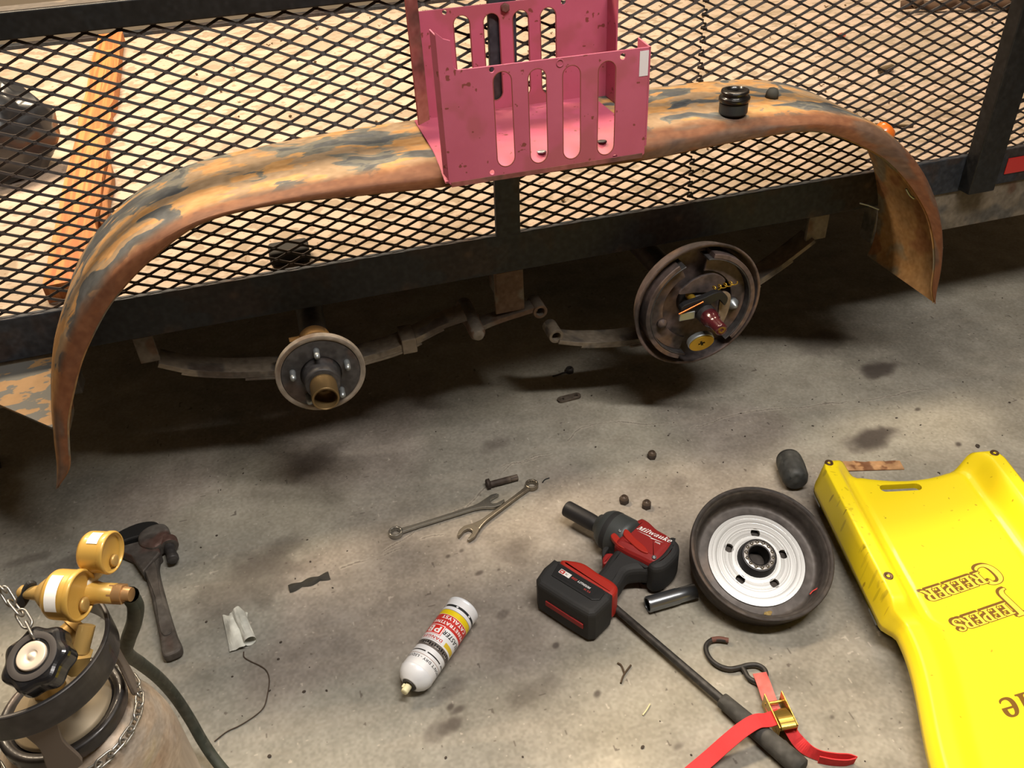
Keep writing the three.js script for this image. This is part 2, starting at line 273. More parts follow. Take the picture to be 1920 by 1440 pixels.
// expanded metal: zigzag strands that touch at flat bonds
function expanded(x0, x1, y0, y1, z, ph) {
  const L = 0.0550, S = 0.0260, W = 0.0042, T = 0.0026;
  const pos = [], idx = [];
  const rows = Math.ceil((y1 - y0) / (S / 2)) + 1, cols = Math.ceil((x1 - x0) / (L / 2));
  for (let k = 0; k < rows; k++) {
    const yc = y0 + k * S / 2; const pts = [];
    for (let i = 0; i <= cols; i++) {
      const up = (i + k) % 2 ? 1 : -1, xx = x0 + ph + i * L / 2, wob = (hash(i, k, 7) - 0.5) * 0.0012;
      for (const dx of [-0.0030, 0.0030]) pts.push([clamp(xx + dx, x0, x1), yc + up * (S / 4 - W * 0.35) + wob, z + up * 0.0012]);
    }
    const clip = pts.filter((q, i) => i === 0 || q[0] > pts[i - 1][0] + 1e-5);
    const base = pos.length / 3, n = clip.length;
    for (let i = 0; i < n; i++) {
      const a = clip[Math.max(0, i - 1)], b = clip[Math.min(n - 1, i + 1)]; let tx = b[0] - a[0], ty = b[1] - a[1]; const l = Math.hypot(tx, ty); tx /= l; ty /= l;
      const q = clip[i];
      for (const [s, t] of [[-1, -1], [1, -1], [1, 1], [-1, 1]]) pos.push(q[0] - ty * s * W / 2, clamp(q[1] + tx * s * W / 2, y0 - 0.004, y1 + 0.004), q[2] + t * T / 2 - s * 0.0011);
      if (i < n - 1) for (let c = 0; c < 4; c++) { const A = base + i * 4 + c, B = base + i * 4 + (c + 1) % 4; idx.push(A, B, A + 4, B, B + 4, A + 4); }
    }
  }
  const g = new THREE.BufferGeometry(); g.setAttribute('position', new THREE.Float32BufferAttribute(pos, 3)); g.setIndex(idx);
  const h = g.toNonIndexed(); h.computeVertexNormals(); return h;
}
{ const a = obj('mesh_panel', expanded(TX0, 0.862, RT - 0.008, TB + 0.004, -0.012, 0.010), M.meshSteel, trailer);
  const b = obj('mesh_panel', expanded(0.862, TX1, RT - 0.008, TB + 0.004, -0.014, 0.000), M.meshSteel, trailer);
  a.userData.kind = b.userData.kind = 'stuff';
}
// cut strand stubs along the seam of the two sheets
{ const l = []; for (let i = 0; i < 19; i++) { const y = RT + 0.014 + i * 0.0260; l.push(rod(V(0.856, y, -0.010), V(0.867 + rr(0, 0.004), y - 0.001 - rr(0, 0.004), -0.008), 0.0034, 0.0026, 6)); l.push(rod(V(0.867, y + 0.006, -0.012), V(0.860, y + 0.0085, -0.009), 0.0026, 0.002, 6)); }
  const s = obj('mesh_seam', l, M.meshSteel, trailer); s.userData.kind = 'stuff'; }

// fender: lofted between the crown line (against the rail) and the lower edge of the rolled lip
{
  const ZF = 0.26;
  const crown = [[-0.546, 0.296], [-0.535, 0.345], [-0.522, 0.40], [-0.505, 0.46], [-0.483, 0.525], [-0.452, 0.592], [-0.41, 0.648], [-0.36, 0.696], [-0.30, 0.738], [-0.235, 0.768], [-0.165, 0.786], [-0.08, 0.796], [0.02, 0.803], [0.12, 0.807], [0.25, 0.808], [0.45, 0.808], [0.65, 0.808], [0.76, 0.807], [0.88, 0.804], [0.96, 0.798], [1.03, 0.786], [1.10, 0.764], [1.165, 0.733], [1.225, 0.690], [1.28, 0.636], [1.325, 0.574], [1.358, 0.508], [1.38, 0.440], [1.39, 0.370], [1.388, 0.330], [1.381, 0.302]];
  const lip = [[-0.541, 0.301], [-0.508, 0.338], [-0.491, 0.39], [-0.474, 0.445], [-0.447, 0.500], [-0.414, 0.558], [-0.376, 0.610], [-0.336, 0.658], [-0.286, 0.702], [-0.232, 0.737], [-0.165, 0.770], [-0.08, 0.784], [0.0, 0.786], [0.10, 0.780], [0.245, 0.771], [0.45, 0.767], [0.628, 0.764], [0.74, 0.770], [0.85, 0.772], [0.93, 0.770], [0.985, 0.764], [1.04, 0.746], [1.09, 0.721], [1.14, 0.690], [1.192, 0.648], [1.245, 0.596], [1.29, 0.540], [1.322, 0.478], [1.345, 0.412], [1.358, 0.345], [1.376, 0.304]];
  const cc = new THREE.CatmullRomCurve3(crown.map(q => V(q[0], q[1], 0)), false, 'centripetal'), lc = new THREE.CatmullRomCurve3(lip.map(q => V(q[0], q[1], 0)), false, 'centripetal');
  let len = 0; const acc = [0]; for (let i = 1; i <= 120; i++) { len += cc.getPoint(i / 120).distanceTo(cc.getPoint((i - 1) / 120)); acc.push(len); }
  const prof = []; for (let i = 0; i <= 4; i++) prof.push([0.175 * i / 4, 0]);
  for (let i = 1; i <= 8; i++) { const a = i / 8 * Math.PI / 2; prof.push([0.175 + (ZF - 0.175) * Math.sin(a), 0.62 * (1 - Math.cos(a))]); }
  prof.push([ZF, 0.8], [ZF - 0.001, 1.0]);
  const pt = (i, j, off) => { const a = cc.getPoint(i / 120), b = lc.getPoint(i / 120), q = prof[j]; const p = a.lerp(b, q[1]); const t = cc.getTangent(i / 120); return V(p.x + t.y * off, p.y - t.x * off + 0.004 * Math.sin(i * 0.35) * (q[1] > 0.5 ? 0.35 : 0), q[0] - (off ? Math.min(0.003, Math.max(0, q[0] - 0.2)) : 0)); };
  const J = prof.length - 1; let w = 0; const wid = [0]; for (let j = 1; j <= J; j++) { w += Math.hypot(prof[j][0] - prof[j - 1][0], (prof[j][1] - prof[j - 1][1]) * 0.055); wid.push(w); }
  const top = sheet(120, J, (u, v) => pt(Math.round(u * 120), Math.round(v * J), 0), (u, v) => [acc[Math.round(u * 120)] / 2.7, wid[Math.round(v * J)] / 0.42]);
  const under = sheet(120, J, (u, v) => pt(Math.round(u * 120), Math.round(v * J), 0.0028));
  const fender = obj('fender', top, M.fender, trailer, true); fender.userData.label = 'rusty fender with flaking grey paint over orange primer';
  obj('underside', under, M.fenderUnder, fender);
  const tri = (a, b, c) => { const g = new THREE.BufferGeometry(), t = 0.004, l = []; for (const [p, q, r, f] of [[a, b, c, 0]]) { const d = V(0, -t, 0), A = p.clone().add(d), B = q.clone().add(d), C = r.clone().add(d); for (const s of [p, q, r, A, C, B, p, A, B, p, B, q, q, B, C, q, C, r, r, C, A, r, A, p]) l.push(s.x, s.y, s.z); } g.setAttribute('position', new THREE.Float32BufferAttribute(l, 3)); g.computeVertexNormals(); return g; };
  obj('gusset_plate', tri(V(-0.515, 0.434, 0.0005), V(-0.75, 0.434, 0.0005), V(-0.507, 0.428, 0.245)), M.gusset, fender);
  obj('gusset_plate', tri(V(1.392, 0.434, 0.0005), V(1.480, 0.434, 0.0005), V(1.390, 0.428, 0.225)), M.gusset, fender);
  const ml = part('marker_light', fender);
  obj('base', [rod(V(1.255, 0.665, 0.10), V(1.262, 0.671, 0.10), 0.026, 0.026, 20)], M.black, ml);
  obj('lens', [turned(V(1.262, 0.671, 0.10), V(0.74, 0.67, 0), [[0.024, 0], [0.023, 0.010], [0.018, 0.017], [0.008, 0.020], [0, 0.0205]], 24)], M.amber, ml);
  obj('wire', [tube([onZ(1612, 381, 0.10), onZ(1630, 386, 0.11), onZ(1648, 393, 0.12)], 0.0016, 12, 6)], M.zinc, fender);
  obj('wire', [tube([onZ(1699, 354, 0.18), onZ(1706, 366, 0.185), onZ(1714, 372, 0.19)], 0.0024, 12, 6)], M.zinc, fender);
}

// suspension under the rail
const leafCurve = (pix, z = -0.004) => new THREE.CatmullRomCurve3(pix.map(q => onZ(q[0], q[1], z).setZ(0)), false, 'centripetal');
function leaf(curve, u0, u1, drop, th, z0 = -0.05, z1 = 0.010) {
  const n = 24, f = []; for (let i = 0; i <= n; i++) { const u = lerp(u0, u1, i / n), p = curve.getPoint(u), t = curve.getTangent(u); f.push([p.x + t.y * drop, p.y - t.x * drop, t]); }
  const a = f.map(q => [q[0], q[1]]), b = f.map(q => [q[0] + q[2].y * th, q[1] - q[2].x * th]).reverse();
  return extr(shapeOf([...a, ...b]), z1 - z0, 0.0008, 1).translate(0, 0, z0);
}
const eye = (c, r, z0, z1) => { const s = new THREE.Shape(); s.absarc(0, 0, r, 0, TAU); s.holes.push(circleHole(0, 0, r * 0.6)); return extr(s, z1 - z0, 0.001, 1, 20).translate(c.x, c.y, z0); };
{
  const c1 = leafCurve([[298, 676], [354, 688], [432, 693], [512, 690], [600, 686], [690, 662], [740, 647], [790, 624], [823, 607], [872, 590]]);
  const s1 = obj('leaf_spring', [leaf(c1, 0, 1, -0.002, 0.011)], M.spring, trailer);
  obj('second_leaf', [leaf(c1, 0.09, 0.90, 0.0085, 0.006)], M.spring, s1);
  obj('third_leaf', [leaf(c1, 0.26, 0.76, 0.015, 0.006)], M.spring, s1);
  const cl = c1.getPoint(0.72); obj('clamp', [box(cl.x - 0.017, cl.x + 0.017, cl.y - 0.028, cl.y + 0.010, -0.054, 0.014, 0.003)], M.spring, s1);
  const c2 = leafCurve([[1046, 634], [1090, 638], [1190, 632], [1260, 612], [1340, 570], [1415, 524], [1470, 486], [1522, 446]]);
  const s2 = obj('leaf_spring', [leaf(c2, 0, 1, -0.002, 0.011), eye(c2.getPoint(0).add(V(-0.006, 0.010, 0)), 0.018, -0.052, 0.004)], M.spring, trailer);
  obj('second_leaf', [leaf(c2, 0.14, 0.88, 0.0085, 0.006)], M.spring, s2);
  obj('third_leaf', [leaf(c2, 0.27, 0.72, 0.015, 0.006)], M.spring, s2);
  // equaliser with its pin tube
  const ce = leafCurve([[884, 622], [915, 607], [950, 594], [985, 583], [1006, 576]], 0.0);
  const eq = obj('equalizer', [leaf(ce, 0, 1, -0.004, 0.012, -0.035, 0.006), eye(ce.getPoint(1).add(V(0.006, -0.008, 0)), 0.017, -0.045, 0.012)], M.hanger, trailer);
  const pe = onZ(897, 628, 0.045);
  obj('pivot_tube', [turned(V(pe.x, pe.y, -0.10), V(0, 0, 1), [[0.0, 0], [0.019, 0], [0.019, 0.06], [0.0205, 0.064], [0.0205, 0.076], [0.019, 0.08], [0.0185, 0.137], [0.015, 0.141], [0.013, 0.148], [0, 0.149]], 24)], M.hanger, eq);
  // hangers
  const hp = (a, b, z0, z1) => { const p = onZ(a[0], a[1], z1), q = onZ(b[0], b[1], z1); return box(p.x, q.x, Math.min(q.y, p.y), RB, z0, z1, 0.002); };
  obj('spring_hanger', [hp([930, 588], [984, 580], -0.012, -0.002), hp([930, 588], [984, 580], -0.056, -0.048), box(0.388, 0.393, 0.385, RB, -0.05, -0.002)], M.hanger, trailer);
  obj('spring_hanger', [hp([262, 676], [301, 676], -0.012, -0.002), hp([262, 676], [301, 676], -0.056, -0.048)], M.hanger, trailer);
  obj('spring_hanger', [hp([1512, 446], [1548, 446], -0.012, -0.002), hp([1512, 446], [1548, 446], -0.056, -0.048)], M.hanger, trailer);

  // front hub without its drum
  const H = onZ(602, 700, 0.165), hr = (onZ(689, 700, 0.165).x - onZ(515, 700, 0.165).x) / 2;
  const ax = (x, y, z) => V(H.x + x, H.y + y, z), Z = V(0, 0, 1);
  const hub = part('wheel_hub', trailer);
  obj('axle_tube', [rod(ax(0, 0, -2.3), ax(0, 0, 0.10), 0.030)], M.darkIron, hub);
  obj('spindle_sleeve', [turned(ax(0, 0, 0.055), Z, [[0.0, 0], [0.031, 0], [0.031, 0.03], [0.036, 0.034], [0.036, 0.055], [0.032, 0.06], [0.041, 0.064], [0.043, 0.09], [0.038, 0.098], [0, 0.1]], 36)], M.darkIron, hub);
  obj('grease_seal', [turned(ax(0, 0.0, 0.028), Z, [[0.026, 0], [0.034, 0.0], [0.0345, 0.026], [0.026, 0.027]], 30), box(H.x - 0.052, H.x - 0.03, H.y + 0.012, H.y + 0.018, 0.034, 0.042)], std(0xffffff, 0.7, 0, { map: speck(141, [186, 142, 84], [[[120, 92, 60], 0.55, 0.1]], 0.7) }), hub);
  obj('flange', [turned(ax(0, 0, 0.152), Z, [[0, 0], [hr * 0.98, 0], [hr, 0.004], [hr, 0.015], [hr * 0.985, 0.017], [hr * 0.90, 0.017], [hr * 0.885, 0.013], [0.02, 0.013], [0, 0.013]], 64)], M.ringIron, hub);
  obj('flange_face', [turned(ax(0, 0, 0.1655), Z, [[0, 0], [hr * 0.885, 0], [hr * 0.87, 0.002], [0.05, 0.002], [0.042, 0.003], [0, 0.003]], 64)], M.darkIron, hub);
  obj('hub_barrel', [turned(ax(0, 0, 0.168), Z, [[0, 0], [0.042, 0], [0.038, 0.008], [0.036, 0.034], [0.033, 0.040], [0.0, 0.040]], 40)], M.darkIron, hub);
  obj('bearing_bore', [turned(ax(0, 0, 0.206), Z, [[0.0265, 0], [0.0270, 0.05], [0.0255, 0.052], [0.0220, 0.052], [0.0212, 0.030], [0.0212, 0.012], [0.006, 0.010], [0.005, 0.016], [0, 0.017]], 40)], M.bronze, hub);
  for (let k = 0; k < 5; k++) { const a = Math.PI / 2 + k * Math.PI * 2 / 5; obj('wheel_stud', [turned(ax(0.057 * Math.cos(a), 0.057 * Math.sin(a), 0.166), Z, [[0, 0], [0.0064, 0], [0.0064, 0.008], [0.0058, 0.010], [0.0062, 0.013], [0.0058, 0.016], [0.0062, 0.019], [0.0056, 0.027], [0, 0.029]], 14)], M.zinc, hub); }

  // rear brake assembly
  const B = onZ(1310, 574, 0.13), br = (onZ(1424, 574, 0.13).x - onZ(1196, 574, 0.13).x) / 2;
  const bx = (x, y, z) => V(B.x + x, B.y + y, z);
  const bk = part('brake_assembly', trailer);
  obj('axle_tube', [rod(bx(0, 0, -2.3), bx(0, 0, 0.10), 0.030)], M.darkIron, bk);
  obj('backing_plate', [turned(bx(0, 0, 0.085), Z, [[0.03, 0], [br * 0.80, 0.0], [br * 0.93, 0.008], [br * 0.955, 0.020], [br * 0.97, 0.040], [br, 0.042], [br, 0.045], [br * 0.955, 0.045], [br * 0.935, 0.024], [br * 0.90, 0.014], [br * 0.78, 0.006], [0.03, 0.006], [0, 0.006]], 72)], M.brake, bk);
  const arc = (r0, r1, a0, a1, z0, z1) => { const s = new THREE.Shape(); s.absarc(0, 0, r1, a0, a1, false); s.absarc(0, 0, r0, a1, a0, true); s.closePath(); return extr(s, z1 - z0, 0.0012, 1, 28).translate(B.x, B.y, z0); };
  for (const [a0, a1] of [[0.62 * Math.PI, 1.42 * Math.PI], [-0.30 * Math.PI, 0.48 * Math.PI]]) {
    const sh = part('brake_shoe', bk);
    obj('lining', [arc(br * 0.80, br * 0.87, a0 + 0.1, a1 - 0.1, 0.098, 0.142)], M.brake, sh);
    obj('table', [arc(br * 0.775, br * 0.798, a0, a1, 0.098, 0.142)], M.darkIron, sh);
    obj('web', [arc(br * 0.55, br * 0.774, a0 + 0.05, a1 - 0.05, 0.117, 0.123)], M.brake, sh);
  }
  const web = std(0xffffff, 0.75, 0, { map: speck(147, [120, 104, 84], [[[72, 58, 50], 0.52, 0.1]], 0.8) });
  obj('anchor_plate', [extr(smoothShape([[-0.055, 0.045], [-0.02, 0.075], [0.03, 0.08], [0.06, 0.055], [0.03, 0.035], [-0.02, 0.04]]), 0.006).translate(B.x, B.y, 0.128)], M.brake, bk);
  obj('anchor_pin', [turned(bx(-0.022, 0.028, 0.12), Z, [[0, 0], [0.009, 0], [0.009, 0.026], [0.007, 0.03], [0, 0.031]], 18)], M.brass, bk);
  obj('actuating_lever', [extr(smoothShape([[0.045, 0.04], [0.065, 0.03], [0.068, 0.0], [0.058, -0.04], [0.046, -0.062], [0.042, -0.03], [0.04, 0.01]]), 0.006).translate(B.x, B.y, 0.146)], web, bk);
  obj('retainer_cup', [turned(bx(0.088, -0.012, 0.124), Z, [[0, 0], [0.014, 0], [0.014, 0.008], [0.008, 0.014], [0.004, 0.022], [0, 0.022]], 20)], M.zinc, bk);
  obj('retainer_cup', [turned(bx(-0.088, -0.03, 0.124), Z, [[0, 0], [0.012, 0], [0.012, 0.006], [0.006, 0.012], [0, 0.013]], 20)], M.brake, bk);
  obj('return_spring', [tube(Array.from({ length: 61 }, (_, i) => { const t = i / 60, a = t * 26; return bx(lerp(0.02, 0.075, t) + 0.004 * Math.cos(a), lerp(0.052, 0.058, t) + 0.005 * Math.sin(a), 0.150 + 0.005 * Math.cos(a)); }), 0.0014, 180, 5)], M.brass, bk);
  obj('magnet_arm', [extr(smoothShape([[-0.062, 0.028], [-0.055, 0.006], [-0.01, 0.012], [0.03, 0.03], [0.046, 0.012], [0.052, 0.03], [0.03, 0.05], [-0.01, 0.042]]), 0.016).translate(B.x, B.y, 0.150)], M.black, bk);
  obj('arm_tab', [box(B.x - 0.066, B.x - 0.028, B.y - 0.006, B.y + 0.014, 0.160, 0.168, 0.002).applyMatrix4(M4(0, 0, 0))], M.zinc, bk);
  obj('copper_strip', [rod(bx(-0.070, 0.016, 0.170), bx(-0.012, 0.036, 0.170), 0.0022)], M.copper, bk);
  obj('spindle', [turned(bx(0, 0, 0.09), Z, [[0, 0], [0.038, 0], [0.038, 0.03], [0.026, 0.045], [0.0225, 0.05], [0.0225, 0.085], [0.019, 0.095]], 36)], M.darkIron, bk);
  obj('greasy_spindle_tip', [turned(bx(0, 0, 0.18), Z, [[0.021, 0], [0.0205, 0.016], [0.016, 0.026], [0.0145, 0.034], [0.0145, 0.058], [0.012, 0.062], [0.004, 0.062], [0, 0.060]], 30)], M.grease, bk);
  const oval = new THREE.Shape(); oval.absellipse(0, 0, 0.031, 0.021, 0, TAU); 
  const cp = part('dust_cap', bk); const oc = bx(-0.012, -0.062, 0.168);
  const put = (g) => g.applyMatrix4(M4(oc.x, oc.y, oc.z, 0.12, -0.15, 0.35));
  obj('cap_body', [put(extr(oval, 0.016, 0.003, 2, 30))], M.zinc, cp);
  const ov2 = new THREE.Shape(); ov2.absellipse(0, 0, 0.029, 0.0195, 0, TAU); const cr = new THREE.Path(); [[-0.0025, 0.0075], [0.0025, 0.0075], [0.0025, 0.0025], [0.0075, 0.0025], [0.0075, -0.0025], [0.0025, -0.0025], [0.0025, -0.0075], [-0.0025, -0.0075], [-0.0025, -0.0025], [-0.0075, -0.0025], [-0.0075, 0.0025], [-0.0025, 0.0025]].forEach((q, i) => i ? cr.lineTo(...q) : cr.moveTo(...q)); cr.closePath(); ov2.holes.push(cr);
  obj('cap_slot', [put(box(-0.009, 0.009, -0.009, 0.009, 0.0158, 0.0166))], M.black, cp);
  obj('cap_face', [put(extr(ov2, 0.004, 0.0008, 1, 30).translate(0, 0, 0.0162))], M.brass, cp);
}
// ---------------------------------------------------------------- pink rack on the fender
M.pink = std(0xffffff, 0.5, 0.05, { map: tex(512, 512, (u, v) => {
  const a = fbm(u * 8, v * 8, 401, 4, 8, 8), s = fbm(u * 30, v * 30, 405, 3, 30, 30); let k = mixc([164, 76, 98], [174, 86, 110], a);
  k = mixc(k, [146, 74, 80], 0.5 * sst(0.55, 0.7, fbm(u * 5, v * 5 + 3, 409, 4, 5, 5)));
  k = mixc(k, [104, 50, 40], 0.8 * sst(0.80, 0.83, s)); return k;
}, true, 3, 3), bumpMap: grainTex, bumpScale: 0.0002 });
M.pinkEdge = std(0x7a3a30, 0.75); M.pinkRust = std(0xffffff, 0.75, 0, { map: speck(415, [120, 66, 60], [[[150, 96, 78], 0.5, 0.12], [[84, 52, 44], 0.58, 0.1]], 0.8) });
{
  const rack = thing('metal_rack', 'pink sheet metal rack with long upright slots, standing on the fender', 'rack');
  const ZB = 0.016, ZFt = 0.282, T = 0.003;
  const yb = (z) => 0.8128 - 0.026 * sst(0.19, 0.30, z);                         // the tray slopes with the crown of the fender
  const fp = (px, py) => { const q = onZ(px, py, ZFt); return [q.x, q.y]; };
  const x0 = 0.252, x1 = fp(1208, 292)[0], yBot = yb(ZFt) - 0.010, yTop = 0.967;
  // front panel
  const fs = new THREE.Shape(); const xl = x0, notch = x0 + 0.024;
  fs.moveTo(xl, yBot + 0.006); fs.lineTo(xl + 0.006, yBot); fs.lineTo(x1 - 0.006, yBot); fs.lineTo(x1, yBot + 0.006); fs.lineTo(x1, yTop); fs.lineTo(notch + 0.010, yTop + 0.002); fs.quadraticCurveTo(notch, yTop + 0.002, notch, yTop + 0.014); fs.lineTo(notch - 0.001, yTop + 0.047); fs.lineTo(xl + 0.012, yTop + 0.051); fs.lineTo(xl, yTop + 0.062); fs.closePath();
  const sl = [[(938 + 953) / 2, 133, 315], [(1006 + 1012) / 2, 128, 308], [1072, 122, 300], [1137, 114, 292]];
  const slotsF = sl.map(([px, a, b]) => { const m = fp(px, (a + b) / 2)[0], t = fp(px, a)[1], bo = fp(px, b)[1]; return [m, bo + 0.002, t]; });
  for (const [m, b, t] of slotsF) fs.holes.push(stadium(m, b, t, 0.0315));
  const holes = [[922, 131, 0.0042], [1168, 106, 0.0048], [923, 323, 0.0042], [1153, 295, 0.0042]];
  for (const [px, py, r] of holes) { const q = fp(px, py); fs.holes.push(circleHole(q[0], Math.max(q[1], yBot + 0.008), r)); }
  const fr = obj('front_panel', [extr(fs, T, 0.0006, 1, 24).translate(0, 0, ZFt - T)], M.pink, rack);
  const dp = fp(1050, 118); obj('dimple', [turned(V(dp[0], dp[1], ZFt - 0.0005), V(0, 0, 1), [[0.0068, 0], [0.0066, 0.0014], [0.0052, 0.0018], [0.0046, 0.0004], [0, 0.0004]], 24)], M.pink, fr);
  { const st = obj('paper_sticker', [box(x1 - 0.017, x1 - 0.001, 0.921, 0.962, ZFt, ZFt + 0.0006)], std(0xc9c4c8, 0.6), fr); st.userData.label = 'torn white sticker'; }
  obj('bottom_rust', [box(x0 + 0.004, x1 - 0.004, yBot - 0.0012, yBot + 0.0075, ZFt - 0.001, ZFt + 0.0009, 0.0004)], M.pinkRust, fr);
  const rim = (m, b, t, z) => { const r = 0.0158, pts = []; for (let i = 0; i <= 12; i++) { const a = Math.PI + i / 12 * Math.PI; pts.push(V(m + r * Math.cos(a), b + r + r * Math.sin(a), z)); } for (let i = 0; i <= 12; i++) { const a = i / 12 * Math.PI; pts.push(V(m + r * Math.cos(a), t - r + r * Math.sin(a), z)); } const p = new THREE.CurvePath(); for (let i = 0; i < pts.length; i++) p.add(new THREE.LineCurve3(pts[i], pts[(i + 1) % pts.length])); return new THREE.TubeGeometry(p, 90, 0.0010, 5, true); };
  for (const [m, b, t] of slotsF) obj('slot_edge', [rim(m, b, t, ZFt - 0.0005)], M.pinkEdge, fr);
  // folded flanges of the front panel
  const panel = (pts, th) => { const s = shapeOf(pts); return extr(s, th, 0.0005, 1); };
  const rf = panel([[0, yBot + 0.02], [0, yTop], [0.05, yTop + 0.004], [0.05, yBot + 0.06]], T).applyMatrix4(M4(x1, 0, ZFt, 0, Math.PI / 2, 0)); obj('right_flange', [rf], M.pink, fr);
  const lf = panel([[0, yBot + 0.01], [0, yTop + 0.056], [0.014, yTop + 0.064], [0.014, yBot + 0.02]], T).applyMatrix4(M4(x0 + 0.0005, 0, ZFt - 0.0005, 0, Math.PI * 0.66, 0)); obj('left_flange', [lf], M.pink, fr);
  // tray
  const nT = 24; const tray = sheet(2, nT, (u, v) => { const z = lerp(ZB, ZFt, v); return V(lerp(x0 - 0.006, x1, u), yb(z), z); });
  const tray2 = sheet(2, nT, (u, v) => { const z = lerp(ZB, ZFt, v); return V(lerp(x0 - 0.006, x1, u), yb(z) - 0.0025, z); });
  const tr = obj('tray', [tray, tray2], M.pink, rack);
  const bh = (x, z) => turned(V(x, yb(z) + 0.0002, z), V(0, 1, -0.1), [[0, 0], [0.009, 0], [0.009, 0.003], [0.005, 0.004], [0, 0.004]], 6);
  obj('bolt_head', [bh(0.43, 0.245)], M.zinc, tr); obj('bolt_head', [bh(0.545, 0.242)], M.darkIron, tr); obj('bolt_head', [bh(0.50, 0.10)], M.darkIron, tr);
  // back panel
  const bs = new THREE.Shape(), bT = 1.006, bB = 0.809; bs.moveTo(x0 + 0.02, bB); bs.lineTo(x1 + 0.03, bB); bs.lineTo(x1 + 0.03, bT); bs.lineTo(x0 + 0.02, bT); bs.closePath();
  const bp = (px, py) => { const q = onZ(px, py, ZB); return [q.x, q.y]; };
  const slotsB = [[864, 28], [920, 24], [975, 18], [1027, 13]].map(([px, a]) => { const q = bp(px, a); return [q[0], q[1] - 0.160, q[1]]; });
  for (const [m, b, t] of slotsB) bs.holes.push(stadium(m, b, t, 0.029));
  for (const [px, py, r] of [[833, 23, 0.0042], [1056, 3, 0.0048]]) { const q = bp(px, py); bs.holes.push(circleHole(q[0], q[1], r)); }
  const bk = obj('back_panel', [extr(bs, T, 0.0006, 1, 24).translate(0, 0, ZB - T / 2)], M.pink, rack);
  const bq = bp(946, 14); obj('bolt_head', [turned(V(bq[0], bq[1], ZB + 0.001), V(0, 0, 1), [[0, 0], [0.009, 0], [0.009, 0.005], [0.006, 0.006], [0, 0.006]], 6)], M.pinkRust, bk);
  for (const [m, b, t] of slotsB) obj('slot_edge', [rim(m, b, t, ZB + 0.001).scale(1, 1, 1)], M.pinkEdge, bk);
  obj('right_flange', [panel([[0, bB], [0, bT - 0.002], [0.05, bT - 0.008], [0.05, bB]], T).applyMatrix4(M4(x1 + 0.029, 0, ZB + 0.05, 0, Math.PI / 2, 0))], M.pink, bk);
  obj('left_flange', [panel([[0, bB - 0.004], [0, bT + 0.03], [0.034, bT + 0.034], [0.034, bB]], T).applyMatrix4(M4(x0 - 0.004, 0, ZB + 0.03, 0, 0.75, 0))], M.pinkRust, bk);
  obj('flange_edge', [rod(V(x0 - 0.003, bB, ZB + 0.031), V(x0 - 0.003, bT + 0.03, ZB + 0.031), 0.0014, 0.0014, 6)], M.pinkEdge, bk); obj('flange_edge', [rod(V(x0 + 0.021, bB, ZB + 0.004), V(x0 + 0.021, bT + 0.03, ZB + 0.004), 0.0016, 0.0016, 6)], M.pinkEdge, bk);
}
// ---------------------------------------------------------------- small things on the fender
{
  const c = V(0.792, 0.8085, 0.150); const q = onY(1374, 212, 0.806); c.x = q.x; c.z = q.z; c.y = 0.8065;
  const t = thing('bearing_cap', 'greasy black bearing cap standing on the fender beside the pink rack', 'bearing cap', [c.x, c.y, c.z]);
  const bl = phys(0x1c1a1a, 0.32, 0.5, { clearcoat: 0.3 });
  obj('body', [turned(V(0, 0, 0), V(0, 1, 0), [[0, 0], [0.0255, 0], [0.0268, 0.003], [0.0268, 0.020], [0.026, 0.022], [0, 0.022]], 36)], std(0x2e3234, 0.5, 0.4), t);
  obj('collar', [turned(V(0, 0.022, 0), V(0, 1, 0), [[0.024, 0], [0.0288, 0.001], [0.0292, 0.008], [0.0275, 0.010], [0.0235, 0.0105], [0.0235, 0.015], [0.0262, 0.017], [0.0255, 0.021], [0.0165, 0.0235], [0.0155, 0.012], [0.0150, 0.0], [0, 0]], 36)], bl, t);
}
{ const q = onY(1447, 181, 0.802); const t = obj('lug_stub', [turned(V(q.x, 0.7985, q.z), V(0.1, 1, 0), [[0, 0], [0.0135, 0], [0.0125, 0.012], [0.009, 0.019], [0, 0.022]], 9)], std(0x3a3a34, 0.8)); tag(t, 'small dull grey stub on the fender behind the bearing cap', 'metal stub'); }
